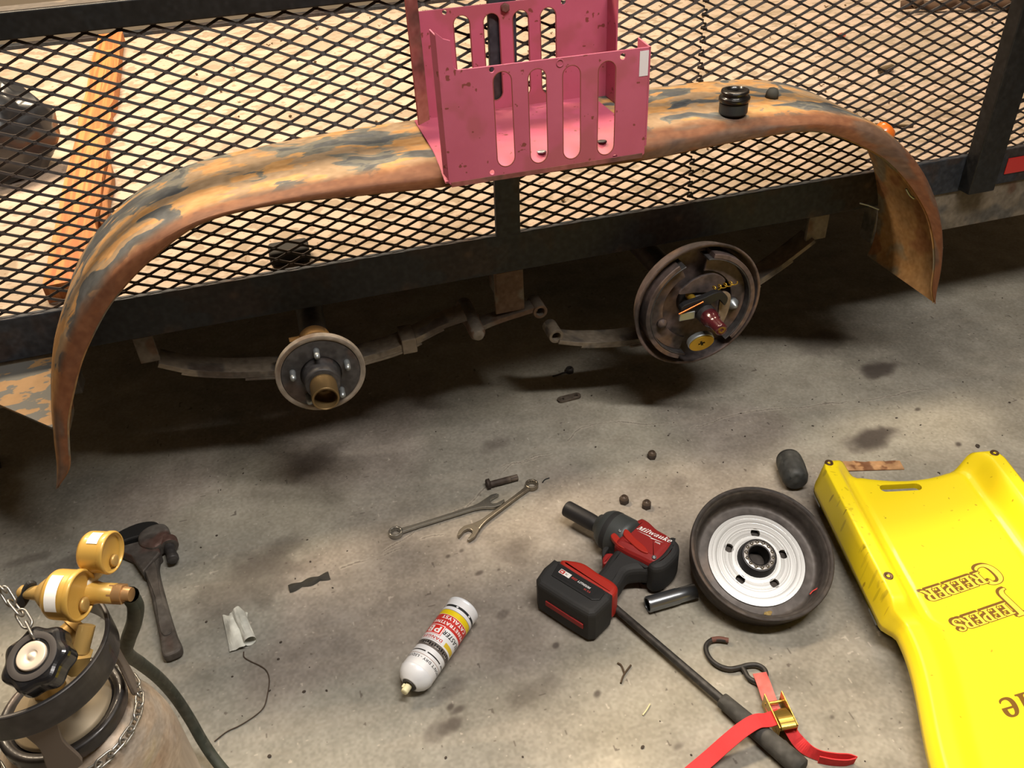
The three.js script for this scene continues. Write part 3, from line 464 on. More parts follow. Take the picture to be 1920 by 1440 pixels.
// ---------------------------------------------------------------- things on the deck
const DY = 0.5295;
M.pine = std(0xffffff, 0.75, 0, { map: tex(256, 512, (u, v) => {
  const g = fbm(u * 26 + 2 * fbm(u * 3, v * 3, 511, 3), v * 2.2, 501, 4), k0 = mixc([188, 124, 70], [158, 92, 48], sst(0.3, 0.7, g)); let k = k0;
  for (const [cx, cy, r] of [[0.3, 0.22, 0.05], [0.7, 0.5, 0.04], [0.45, 0.76, 0.05]]) { const d = Math.hypot((u - cx), (v - cy) * 2) / r; k = mixc(k, [120, 66, 34], 0.8 * (1 - sst(0.3, 1, d))); }
  return k;
}, true, 5, 1) });
{
  const a = onY(118, 566, DY + 0.038), b = onY(208, 52, DY + 0.038); const dir = b.clone().sub(a), L = Math.min(dir.length(), 2.30), ang = Math.atan2(-dir.x, -dir.z);
  const t = thing('timber_plank', 'rough orange pine plank lying across the trailer deck', 'plank', [a.x, DY, a.z - 0.085], ang);
  const g = new THREE.BoxGeometry(0.094, 0.038, L, 4, 2, 40); g.translate(-0.005, 0.019, -L / 2);
  const p = g.attributes.position; for (let i = 0; i < p.count; i++) { const z = p.getZ(i), x = p.getX(i); const right = x > 0.03; p.setX(i, x + (fbm(z * 6 + (right ? 9 : 0), 1, 521, 3) - 0.5) * 0.012 - (right ? 0.010 * sst(0.62, 0.7, noise(z * 9, 4, 5)) : 0)); }
  g.computeVertexNormals(); obj('board', [g], M.pine, t);
  obj('splintered_edge', [extr(smoothShape([[0, 0], [0.012, -0.03], [0.008, -0.16], [0.014, -0.30], [0.004, -0.42], [-0.004, -0.2]]), 0.028, 0.002, 1).applyMatrix4(M4(0.044, 0.030, -0.30, Math.PI / 2, 0, 0)).scale(1, 1, 1)], std(0x8a5a32, 0.85), t);
}
{ // crumpled black bag
  const c = onY(20, 330, DY); const t = thing('plastic_bag', 'crumpled shiny black plastic bag on the trailer deck beside the plank', 'bag', [c.x - 0.03, DY, c.z - 0.02]);
  const g = new THREE.IcosahedronGeometry(1, 5), p = g.attributes.position;
  for (let i = 0; i < p.count; i++) { const v = V(p.getX(i), p.getY(i), p.getZ(i)).normalize(); const n = Math.abs(fbm(v.x * 2.6 + 5, v.y * 2.6 + v.z * 2.1, 601, 4) - 0.5) * 1.1, m = Math.abs(noise(v.x * 5 + v.z * 3, v.y * 6 - v.z * 3, 611) - 0.5) * 0.22; const r = 1.02 - n * 0.5 - m; p.setXYZ(i, v.x * r * 0.19, Math.max(0.0005, 0.115 + v.y * r * 0.175), v.z * r * 0.14); }
  const h = mergeVertices(g.deleteAttribute('normal') && g.deleteAttribute('uv') && g); h.computeVertexNormals();
  obj('bag_body', [h], phys(0x24262a, 0.32, 0, { clearcoat: 0.4 }), t);
  obj('knot', [turned(V(-0.03, 0.225, 0), V(-0.2, 1, 0.1), [[0.012, 0], [0.02, 0.008], [0.008, 0.018], [0.024, 0.045], [0.02, 0.046], [0, 0.02]], 9)], phys(0x1b1c1f, 0.3, 0, { clearcoat: 0.5 }), t);
}
{ const a = onY(547, 494, DY); tag(obj('rubber_block', [box(-0.042, 0.042, 0, 0.034, -0.028, 0.028, 0.008).translate(a.x, DY, a.z - 0.02)], std(0x1c1a17, 0.85)), 'small black rubber block on the deck just behind the mesh', 'block'); }
{ const a = onY(1688, 13, DY + 0.02), b = onY(1905, 10, DY + 0.02), pts = []; for (let i = 0; i <= 10; i++) { const t = i / 10; pts.push(V(lerp(a.x, b.x, t), DY + 0.026 + 0.006 * Math.sin(i * 1.7), lerp(a.z, b.z, t) + 0.012 * Math.sin(i * 2.3))); }
  tag(obj('branch', [tube(pts, 0.018, 60, 9), tube([pts[2], pts[2].clone().add(V(-0.03, 0.02, 0.03)), pts[2].clone().add(V(-0.07, 0.005, 0.035))], 0.008, 12, 7)], std(0x4a3626, 0.9)), 'dark brown branch lying at the far end of the deck', 'branch'); }
{ const bark = std(0x55462f, 0.9); for (const [p, q, r, l] of [[[1648, 132], [1672, 126], 0.010, 'short thick grey twig lying on the deck near the leaf'], [[1640, 233], [1712, 236], 0.004, 'long thin dark twig lying on the deck behind the amber marker light']]) { const a = onY(p[0], p[1], DY + r), b = onY(q[0], q[1], DY + r), m = a.clone().lerp(b, 0.5).add(V(0, r * 0.4, 0.01)); tag(obj('twig', [tube([a, m, b], r, 14, 7)], bark), l, 'twig', 'twigs on the deck'); } }
function leafGeo(l, w, curl) { return sheet(8, 4, (u, v) => { const x = (u - 0.5) * l, k = Math.sin(Math.PI * clamp(u * 0.96 + 0.02)) * w / 2, y = (v - 0.5) * 2; return V(x, 0.002 + curl * (y * y * 0.6 + (u - 0.5) * (u - 0.5)) + 0.002 * Math.sin(u * 9), y * k); }); }
{ const lm = std(0x8a3a24, 0.8); const q = onY(1575, 72, DY); tag(obj('dry_leaf', [leafGeo(0.055, 0.035, 0.014).applyMatrix4(M4(q.x, DY, q.z, 0, 0.5, 0))], lm), 'curled reddish brown dry leaf on the deck', 'leaf', 'dry leaves on the deck');
  const lb = [std(0x6a5436, 0.85), std(0x9a7a52, 0.85), std(0x54452e, 0.85)]; const chips = [];
  for (let i = 0; i < 150; i++) { const x = rr(-0.4, 2.6), z = rr(-2.3, -0.12); chips.push(leafGeo(rr(0.006, 0.022), rr(0.003, 0.012), rr(0.0, 0.006)).applyMatrix4(M4(x, DY, z, 0, rr(0, 6), 0))); }
  const s = obj('deck_litter', chips, lb[0]); s.userData.kind = 'stuff'; tag(s, 'tiny bits of leaf and bark scattered on the deck', 'litter'); }
// ---------------------------------------------------------------- tools on the floor
M.chrome = phys(0xa2a29e, 0.24, 0.9); M.chromeDull = phys(0x8e877b, 0.30, 0.85);
M.rustBolt = std(0xffffff, 0.7, 0.25, { map: speck(701, [86, 76, 66], [[[58, 48, 42], 0.5, 0.12]], 0.8) });
function wrench(label, aPix, bPix, mat, openA, dx, yl) { // open end at A or ring end at A
  const a = onY(aPix[0], aPix[1], 0.008), b = onY(bPix[0], bPix[1], 0.008), d = b.clone().sub(a), L = d.length();
  const t = thing('combination_wrench', label, 'wrench', [a.x, yl, a.z], Math.atan2(-d.z, d.x), 'combination wrenches');
  // ring at x = 0, jaw at x = L
  const flip = openA; const X = (x) => flip ? L - x : x; const sg = flip ? -1 : 1;
  const lay = (g, y = 0) => g.applyMatrix4(new THREE.Matrix4().makeRotationX(-Math.PI / 2)).translate(0, y, 0);
  const ring = new THREE.Shape(); ring.absarc(0, 0, 0.0155, 0, TAU); const hx = new THREE.Path(); for (let i = 0; i <= 24; i++) { const q = i / 24 * Math.PI * 2, r = i % 2 ? 0.0095 : 0.0105; i ? hx.lineTo(r * Math.cos(q), r * Math.sin(q)) : hx.moveTo(r, 0); } ring.holes.push(hx);
  obj('ring_end', [lay(extr(ring, 0.0125, 0.002, 2, 24)).translate(X(0), 0, 0)], mat, t);
  const sh = new THREE.Shape(); const hw = 0.0058; sh.moveTo(0.012, -hw * 1.25); sh.quadraticCurveTo(0.03, -hw, 0.05, -hw * 0.95); sh.lineTo(L - 0.06, -hw); sh.quadraticCurveTo(L - 0.035, -hw * 1.1, L - 0.022, -0.0135); sh.lineTo(L - 0.022, 0.0135); sh.quadraticCurveTo(L - 0.035, hw * 1.1, L - 0.06, hw); sh.lineTo(0.05, hw * 0.95); sh.quadraticCurveTo(0.03, hw, 0.012, hw * 1.25); sh.closePath();
  const shank = lay(extr(sh, 0.0078, 0.0024, 3), 0.002); if (flip) shank.applyMatrix4(new THREE.Matrix4().makeRotationY(Math.PI)).translate(L, 0, 0); obj('shank', [shank], mat, t);
  const j = new THREE.Shape(); const tt = 0.26; // open jaw, tilted 15 degrees
  const jp = [[-0.024, -0.0115], [-0.010, -0.0185], [0.006, -0.0205], [0.0185, -0.0165], [0.0215, -0.0105], [0.0115, -0.0100], [0.001, -0.0098], [-0.007, -0.0055], [-0.009, 0], [-0.007, 0.0055], [0.001, 0.0098], [0.0115, 0.0100], [0.0215, 0.0105], [0.0185, 0.0165], [0.006, 0.0205], [-0.010, 0.0185], [-0.024, 0.0115]];
  jp.forEach(([x, y], i) => { const c = Math.cos(tt), s = Math.sin(tt), w = sst(-0.024, -0.004, x), X2 = lerp(x, x * c - y * s, w), Y2 = lerp(y, x * s + y * c, w); i ? j.lineTo(X2, Y2) : j.moveTo(X2, Y2); }); j.closePath();
  const jg = lay(extr(j, 0.0085, 0.0016, 2), 0.0016); if (flip) jg.applyMatrix4(new THREE.Matrix4().makeRotationY(Math.PI)); obj('open_jaw', [jg.translate(X(L), 0, 0)], mat, t);
  return t;
}
wrench('bright chrome combination wrench with its closed ring end nearest the spray can', [742, 998], [926, 940], M.chrome, false, 0, 0.0005).rotation.z = 0.0;
wrench('duller combination wrench with its ring end pointing to the rusty bolt', [878, 998], [997, 909], M.chromeDull, true, 0, 0.0005).rotation.z = 0.0;
{ // bolt
  const a = onY(915, 908, 0.011), b = onY(972, 893, 0.011), d = b.clone().sub(a), L = d.length(); const t = thing('hex_bolt', 'rusty headed bolt lying beside the open jaw of the bright wrench', 'bolt', [a.x, 0.0115, a.z], Math.atan2(-d.z, d.x));
  obj('head', [turned(V(-0.004, 0, 0), V(1, 0, 0), [[0, 0], [0.0118, 0], [0.0128, 0.002], [0.0128, 0.009], [0, 0.009]], 6)], M.rustBolt, t);
  obj('shank', [turned(V(0.004, -0.003, 0), V(1, 0, 0), [[0, 0], [0.0078, 0], [0.0078, L - 0.024], [0, L - 0.024]], 18)], M.rustBolt, t);
  const th = []; for (let i = 0; i < 8; i++) th.push([0.0080, i * 0.0024], [0.0070, i * 0.0024 + 0.0012]); obj('thread', [turned(V(L - 0.02, -0.003, 0), V(1, 0, 0), [[0, 0], ...th, [0, 0.0192]], 18)], M.rustBolt, t);
}
{ // lug nuts
  const spots = [[1222, 858, 'rusty lug nut lying apart from the other two nuts', 0.3], [1170, 942, 'rusty lug nut close to the impact socket', 0.9], [1212, 951, 'rusty lug nut with a shiny rounded top beside the brake drum', 1.6]];
  for (const [px, py, l, a] of spots) { const q = onY(px, py, 0); const t = thing('lug_nut', l, 'nut', [q.x, 0, q.z], a, 'lug nuts on the floor');
    obj('hex_body', [turned(V(0, 0.0002, 0), V(0, 1, 0), [[0.006, 0], [0.0105, 0], [0.0112, 0.0015], [0.0112, 0.012], [0.006, 0.012]], 6)], M.rustBolt, t);
    obj('cone_seat', [turned(V(0, 0.012, 0), V(0, 1, 0), [[0.0100, 0], [0.0096, 0.003], [0.0066, 0.007], [0.0055, 0.007], [0.005, 0.0], [0, 0]], 18)], std(0x6a5c50, 0.4, 0.5), t); } }
{ // shackle plate and cotter ring under the trailer
  const q = onY(1067, 748, 0), s = new THREE.Shape(); s.absarc(-0.022, 0, 0.011, Math.PI / 2, Math.PI * 1.5, false); s.absarc(0.022, 0, 0.011, -Math.PI / 2, Math.PI / 2, false); s.closePath(); s.holes.push(circleHole(-0.02, 0, 0.0045), circleHole(0.02, 0, 0.0045));
  tag(obj('shackle_plate', [extr(s, 0.007, 0.001, 1).applyMatrix4(M4(q.x, 0.0005, q.z, -Math.PI / 2, 0, 0.06))], M.rustBolt), 'flat rusty shackle plate with two holes lying on the floor', 'plate');
  const c = onY(1068, 694, 0.006), e = onY(1036, 706, 0.002); const t = thing('cotter_pin', 'bent black cotter pin hooked through a castle nut under the trailer', 'cotter pin', [c.x, 0, c.z]);
  obj('nut', [turned(V(0, 0, 0), V(0, 1, 0), [[0.006, 0], [0.0115, 0], [0.0115, 0.010], [0.0095, 0.0105], [0.0095, 0.014], [0.006, 0.014], [0.006, 0]], 12)], M.darkIron, t);
  const d = e.clone().sub(c); obj('pin', [tube([V(-0.008, 0.004, 0.004), V(d.x * 0.4, 0.004, d.z * 0.5), V(d.x * 0.75, 0.003, d.z * 0.95), V(d.x, 0.003, d.z)], 0.0022, 16, 6)], M.black, t);
}
// ---------------------------------------------------------------- impact wrench lying on its side
{
  const th = Math.atan2(0.8389, -0.5443); // +x of the tool points to the nose
  const t = thing('impact_wrench', 'red and black cordless impact wrench with a long socket, lying on its side', 'impact wrench', [0.52, 0, 0.53], th);
  // local: x = along the barrel to the nose, -z = towards the battery, y = up
  const red = phys(0x8e1d1b, 0.55, 0, { bumpMap: grainTex, bumpScale: 0.0003 }), redB = phys(0xa8281c, 0.48, 0), rub = std(0x242424, 0.72, 0, { bumpMap: grainTex, bumpScale: 0.0006 }), gry = std(0x4c5050, 0.5, 0.45), steel = phys(0x2b2b2c, 0.4, 0.8);
  const lay = (g, y0) => g.applyMatrix4(new THREE.Matrix4().makeRotationX(-Math.PI / 2)).translate(0, y0, 0); // shape (x,y) -> (x, -z), depth up
  const flat = (pts, h, yTop, bev = 0.008, smooth = true) => lay(extr(smooth ? smoothShape(pts) : shapeOf(pts), h, bev, 4), yTop - h);
  const X = V(1, 0, 0), c = V(0, 0.042, -0.012);
  obj('socket', [turned(V(0.104, 0.040, 0.014), X, [[0, 0], [0.0155, 0], [0.0165, 0.003], [0.0175, 0.012], [0.0180, 0.02], [0.0180, 0.082], [0.0170, 0.084], [0.0125, 0.084], [0.012, 0.06], [0, 0.06]], 36)], std(0x2a2a2c, 0.5, 0.5), t);
  obj('anvil', [turned(V(0.092, 0.040, 0.014), X, [[0, 0], [0.013, 0], [0.013, 0.014], [0, 0.014]], 24)], steel, t);
  obj('gear_case', [turned(V(0.014, 0.0445, 0.016), X, [[0, 0], [0.0435, 0], [0.0440, 0.02], [0.0435, 0.056], [0.041, 0.068], [0.034, 0.078], [0.0225, 0.084], [0.0215, 0.090], [0.015, 0.092], [0, 0.092]], 44)], gry, t);
  obj('case_boot', [turned(V(0.062, 0.0445, 0.016), X, [[0.0436, 0], [0.0442, 0.002], [0.0432, 0.012], [0.042, 0.0125]], 44)], rub, t);
  const body = part('motor_housing', t);
  obj('red_shell', [flat([[0.026, -0.057], [0.008, -0.060], [-0.02, -0.052], [-0.05, -0.050], [-0.066, -0.040], [-0.070, -0.005], [-0.066, 0.030], [-0.03, 0.036], [0.005, 0.038], [0.028, 0.034], [0.030, 0.0]], 0.082, 0.083, 0.016)], red, body);
  obj('end_cap', [flat([[-0.050, -0.050], [-0.072, -0.046], [-0.086, -0.026], [-0.089, 0.004], [-0.084, 0.030], [-0.070, 0.044], [-0.056, 0.040], [-0.060, 0.0], [-0.056, -0.030]], 0.079, 0.0815, 0.014)], rub, body);
  obj('side_rib', [flat([[0.028, -0.006], [0.0, 0.004], [-0.03, 0.012], [-0.044, 0.022], [-0.03, 0.026], [0.0, 0.020], [0.024, 0.010]], 0.006, 0.0865, 0.002)], redB, body);
  obj('side_rib', [flat([[0.044, 0.012], [0.02, 0.02], [0.0, 0.032], [0.012, 0.036], [0.034, 0.030], [0.046, 0.022]], 0.010, 0.078, 0.002)], redB, body);
  for (const [x, z] of [[0.036, 0.004], [-0.058, 0.022]]) obj('screw', [turned(V(x, 0.080, -z), V(0, 1, 0), [[0, 0], [0.0045, 0], [0.0045, 0.004], [0.002, 0.0045], [0, 0.003]], 12)], M.zinc, body);
  obj('handle', [flat([[0.022, 0.026], [0.024, 0.05], [0.018, 0.09], [0.012, 0.128], [-0.034, 0.132], [-0.034, 0.10], [-0.030, 0.070], [-0.044, 0.052], [-0.064, 0.036], [-0.03, 0.020]], 0.050, 0.066, 0.015)], rub, t);
  obj('trigger', [flat([[0.026, 0.040], [0.038, 0.048], [0.036, 0.064], [0.026, 0.074], [0.020, 0.060]], 0.022, 0.052, 0.004)], red, t);
  obj('trigger_guard', [flat([[0.044, 0.030], [0.052, 0.036], [0.046, 0.052], [0.036, 0.060], [0.040, 0.046]], 0.02, 0.052, 0.003)], rub, t);
  const foot = part('handle_base', t);
  obj('red_foot', [flat([[0.070, 0.124], [0.045, 0.114], [0.010, 0.116], [-0.030, 0.117], [-0.043, 0.124], [-0.046, 0.150], [0.02, 0.152], [0.078, 0.148], [0.086, 0.136]], 0.072, 0.078, 0.010)], redB, foot);
  obj('latch', [flat([[0.086, 0.128], [0.098, 0.134], [0.100, 0.146], [0.084, 0.148]], 0.040, 0.062, 0.003)], rub, foot);
  const bat = part('battery_pack', t);
  obj('pack_shell', [flat([[0.096, 0.144], [0.098, 0.176], [0.092, 0.206], [0.080, 0.216], [0.0, 0.217], [-0.040, 0.215], [-0.050, 0.205], [-0.052, 0.16], [-0.046, 0.146], [0.02, 0.146]], 0.084, 0.084, 0.012, false)], rub, bat);
  obj('raised_panel', [flat([[0.078, 0.154], [0.070, 0.186], [-0.026, 0.186], [-0.038, 0.176], [-0.036, 0.158], [-0.028, 0.152]], 0.004, 0.0862, 0.0015, false)], std(0x1a1b1c, 0.5), bat);
  obj('pack_stripe', [box(-0.030, 0.060, 0.036, 0.048, -0.2190, -0.2160, 0.0008)], red, bat);
  const lab = canvasTex(512, 128, (g, w, h) => { g.fillStyle = '#1a1b1c'; g.fillRect(0, 0, w, h); g.fillStyle = '#e8e4e0'; g.fillRect(10, 20, 150, 62); g.fillStyle = '#b03028'; g.fillRect(16, 26, 60, 50); g.fillStyle = '#fff'; g.font = 'bold 34px sans-serif'; g.fillText('18', 22, 64); g.fillStyle = '#222'; g.font = 'bold 30px sans-serif'; g.fillText('XC', 88, 62); g.fillStyle = '#c23a34'; g.font = 'bold italic 40px sans-serif'; g.fillText('RED', 172, 62); g.fillStyle = '#e8e8e8'; g.fillText('LITHIUM', 262, 62); g.fillStyle = '#c23a34'; g.font = 'bold 30px sans-serif'; g.fillText('XC 5.0', 380, 106); });
  const decal = (w, h, x, y, z, ry, tx, o = {}) => { const g = new THREE.PlaneGeometry(w, h); g.rotateX(-Math.PI / 2); g.rotateY(ry); g.translate(x, y, z); return g; };
  obj('pack_label', decal(0.088, 0.022, 0.022, 0.0868, -0.169, Math.PI, lab), std(0xffffff, 0.5, 0, { map: lab }), bat, true);
  const logo = canvasTex(512, 192, (g, w, h) => { g.clearRect(0, 0, w, h); g.fillStyle = '#f4efec'; g.save(); g.transform(1, 0, -0.25, 1, 30, 0); g.font = 'italic bold 96px serif'; g.fillText('Milwaukee', 12, 92); g.restore(); g.beginPath(); g.moveTo(40, 118); g.lineTo(250, 118); g.lineTo(232, 136); g.lineTo(440, 132); g.lineTo(250, 152); g.lineTo(268, 132); g.closePath(); g.fill(); g.font = 'bold 34px sans-serif'; g.fillText('FUEL', 330, 186); });
  obj('maker_mark', decal(0.080, 0.030, -0.024, 0.0836, 0.024, Math.PI + 0.12), std(0xffffff, 0.5, 0, { map: logo, transparent: true }), body, true);
}
// ---------------------------------------------------------------- deep socket beside the drum
{ const a = onY(1213, 1134, 0.0165), b = onY(1303, 1108, 0.0165), d = b.clone().sub(a), L = d.length(); const t = thing('deep_socket', 'bright steel deep socket lying against the brake drum', 'socket', [a.x, 0.0165, a.z], Math.atan2(-d.z, d.x));
  const hx = []; obj('barrel', [turned(V(0, 0, 0), V(1, 0, 0), [[0.0125, 0.03], [0.0125, 0.001], [0.0145, 0], [0.0158, 0.0015], [0.0160, 0.006], [0.0160, L * 0.62], [0.0150, L * 0.66], [0.0150, L], [0, L]], 40)], phys(0x8c9094, 0.28, 0.9), t);
  obj('bore', [turned(V(0.002, 0, 0), V(1, 0, 0), [[0.0126, 0], [0.0118, 0.004], [0.0115, 0.03], [0, 0.03]], 12)], std(0x1a1a1a, 0.7), t); }
// ---------------------------------------------------------------- brake drum with its hub, propped on the hub
{
  const c = onY(1417, 1049, 0.054); const t = thing('brake_drum', 'brake drum with a freshly machined silver face, lying open side up', 'brake drum', [c.x, 0, c.z]);
  const R = 0.139; const up = V(-0.05, 1, 0.38).normalize();
  const base = V(0, 0.0505, 0); const lat = (prof, n = 72) => turned(base, up, prof, n);
  const iron = std(0xffffff, 0.7, 0.2, { map: speck(721, [74, 66, 60], [[[96, 78, 64], 0.55, 0.1], [[48, 44, 42], 0.5, 0.1]], 0.7) }), inner = std(0xffffff, 0.55, 0.45, { map: speck(725, [84, 78, 74], [[[104, 88, 76], 0.55, 0.1]], 0.6) });
  const brushed = phys(0xc6c6c4, 0.42, 0.5, { anisotropy: 0.6, roughnessMap: tex(256, 256, (u, v) => { const r = Math.hypot(u - 0.5, v - 0.5), a = 110 + 120 * noise(r * 190, 3, 733) ; return [a, a, a]; }, false) });
  obj('drum_shell', [lat([[0.0, -0.004], [R * 0.90, -0.004], [R * 0.95, 0.0], [R * 0.965, 0.02], [R * 0.965, 0.034], [R * 0.995, 0.037], [R, 0.042], [R, 0.050], [R * 0.99, 0.052], [R * 0.955, 0.052], [R * 0.935, 0.048]], 80)], iron, t);
  obj('braking_surface', [lat([[R * 0.935, 0.048], [R * 0.90, 0.044], [R * 0.895, 0.02], [R * 0.87, 0.006], [R * 0.80, 0.004], [R * 0.70, 0.006]], 80)], inner, t);
  const q = new THREE.Quaternion().setFromUnitVectors(V(0, 0, 1), up); const put = (g, h) => g.applyQuaternion(q).translate(base.x + up.x * h, base.y + up.y * h, base.z + up.z * h);
  const s = new THREE.Shape(); s.absarc(0, 0, R * 0.69, 0, TAU); s.holes.push(circleHole(0, 0, 0.026)); const ph0 = 0.0;
  for (let k = 0; k < 5; k++) { const a = Math.PI / 2 + 0.89 + k * Math.PI * 2 / 5; s.holes.push(circleHole(0.0565 * Math.cos(a), 0.0565 * Math.sin(a), 0.0092)); }
  const fg = extr(s, 0.007, 0.0003, 1, 48); { const uv = fg.attributes.uv; for (let i = 0; i < uv.count; i++) uv.setXY(i, uv.getX(i) / (2 * R) + 0.5, uv.getY(i) / (2 * R) + 0.5); }
  obj('machined_face', put(fg, 0.0005), brushed, t, true);
  obj('face_step', [lat([[R * 0.69, 0.004], [R * 0.72, 0.0045], [R * 0.775, 0.003], [R * 0.775, 0.001], [R * 0.69, 0.001]], 80)], inner, t);
  for (const r of [0.049, 0.064, 0.078, 0.088]) obj('turned_groove', [lat([[r - 0.0012, 0.0068], [r, 0.0078], [r + 0.0012, 0.0068]], 80)], brushed, t);
  obj('hub_neck', [lat([[0.0385, 0.005], [0.0385, 0.010], [0.037, 0.018], [0.035, 0.023], [0.0345, 0.028], [0.033, 0.0295], [0.021, 0.0295], [0.019, 0.027], [0.018, 0.0], [0.018, -0.03]], 44)], std(0x232122, 0.42, 0.5), t);
  obj('roller_bearing', [lat([[0.031, 0.0296], [0.0305, 0.0312], [0.0225, 0.0312], [0.022, 0.0296]], 44)], phys(0x8a8580, 0.3, 0.7), t);
  for (let k = 0; k < 14; k++) { const a = k / 14 * Math.PI * 2; const p = V(0.0265 * Math.cos(a), 0.0265 * Math.sin(a), 0).applyQuaternion(q); obj('roller', [turned(base.clone().addScaledVector(up, 0.029).add(p), up, [[0, 0], [0.0036, 0], [0.0036, 0.0035], [0, 0.004]], 8)], phys(0x9a958e, 0.25, 0.8), t); }
  obj('hub_snout', [turned(base, up.clone().negate(), [[0.045, 0.002], [0.042, 0.008], [0.034, 0.012], [0.031, 0.040], [0.0, 0.040]], 36)], iron, t);
  const w = V(0.078, 0, 0.062); const wp = (x, z, h) => V(x, 0, z).applyQuaternion(new THREE.Quaternion().setFromUnitVectors(V(0, 1, 0), up)).add(base).addScaledVector(up, h);
  const sc = obj('wire_scrap', [tube([wp(0.066, 0.096, 0.012), wp(0.074, 0.092, 0.013), wp(0.084, 0.090, 0.014), wp(0.092, 0.086, 0.016)], 0.0012, 12, 5).translate(c.x, 0.0, c.z)], std(0xd83a30, 0.5)); tag(sc, 'short scrap of red wire lying inside the brake drum', 'wire');
  const lf = obj('dry_leaf', [leafGeo(0.018, 0.012, 0.003).applyMatrix4(M4(c.x, 0, c.z).multiply(new THREE.Matrix4().compose(wp(-0.028, 0.108, 0.006), new THREE.Quaternion(), V(1, 1, 1))))], std(0x9a8452, 0.8)); tag(lf, 'tiny tan leaf lying inside the brake drum', 'leaf');
}
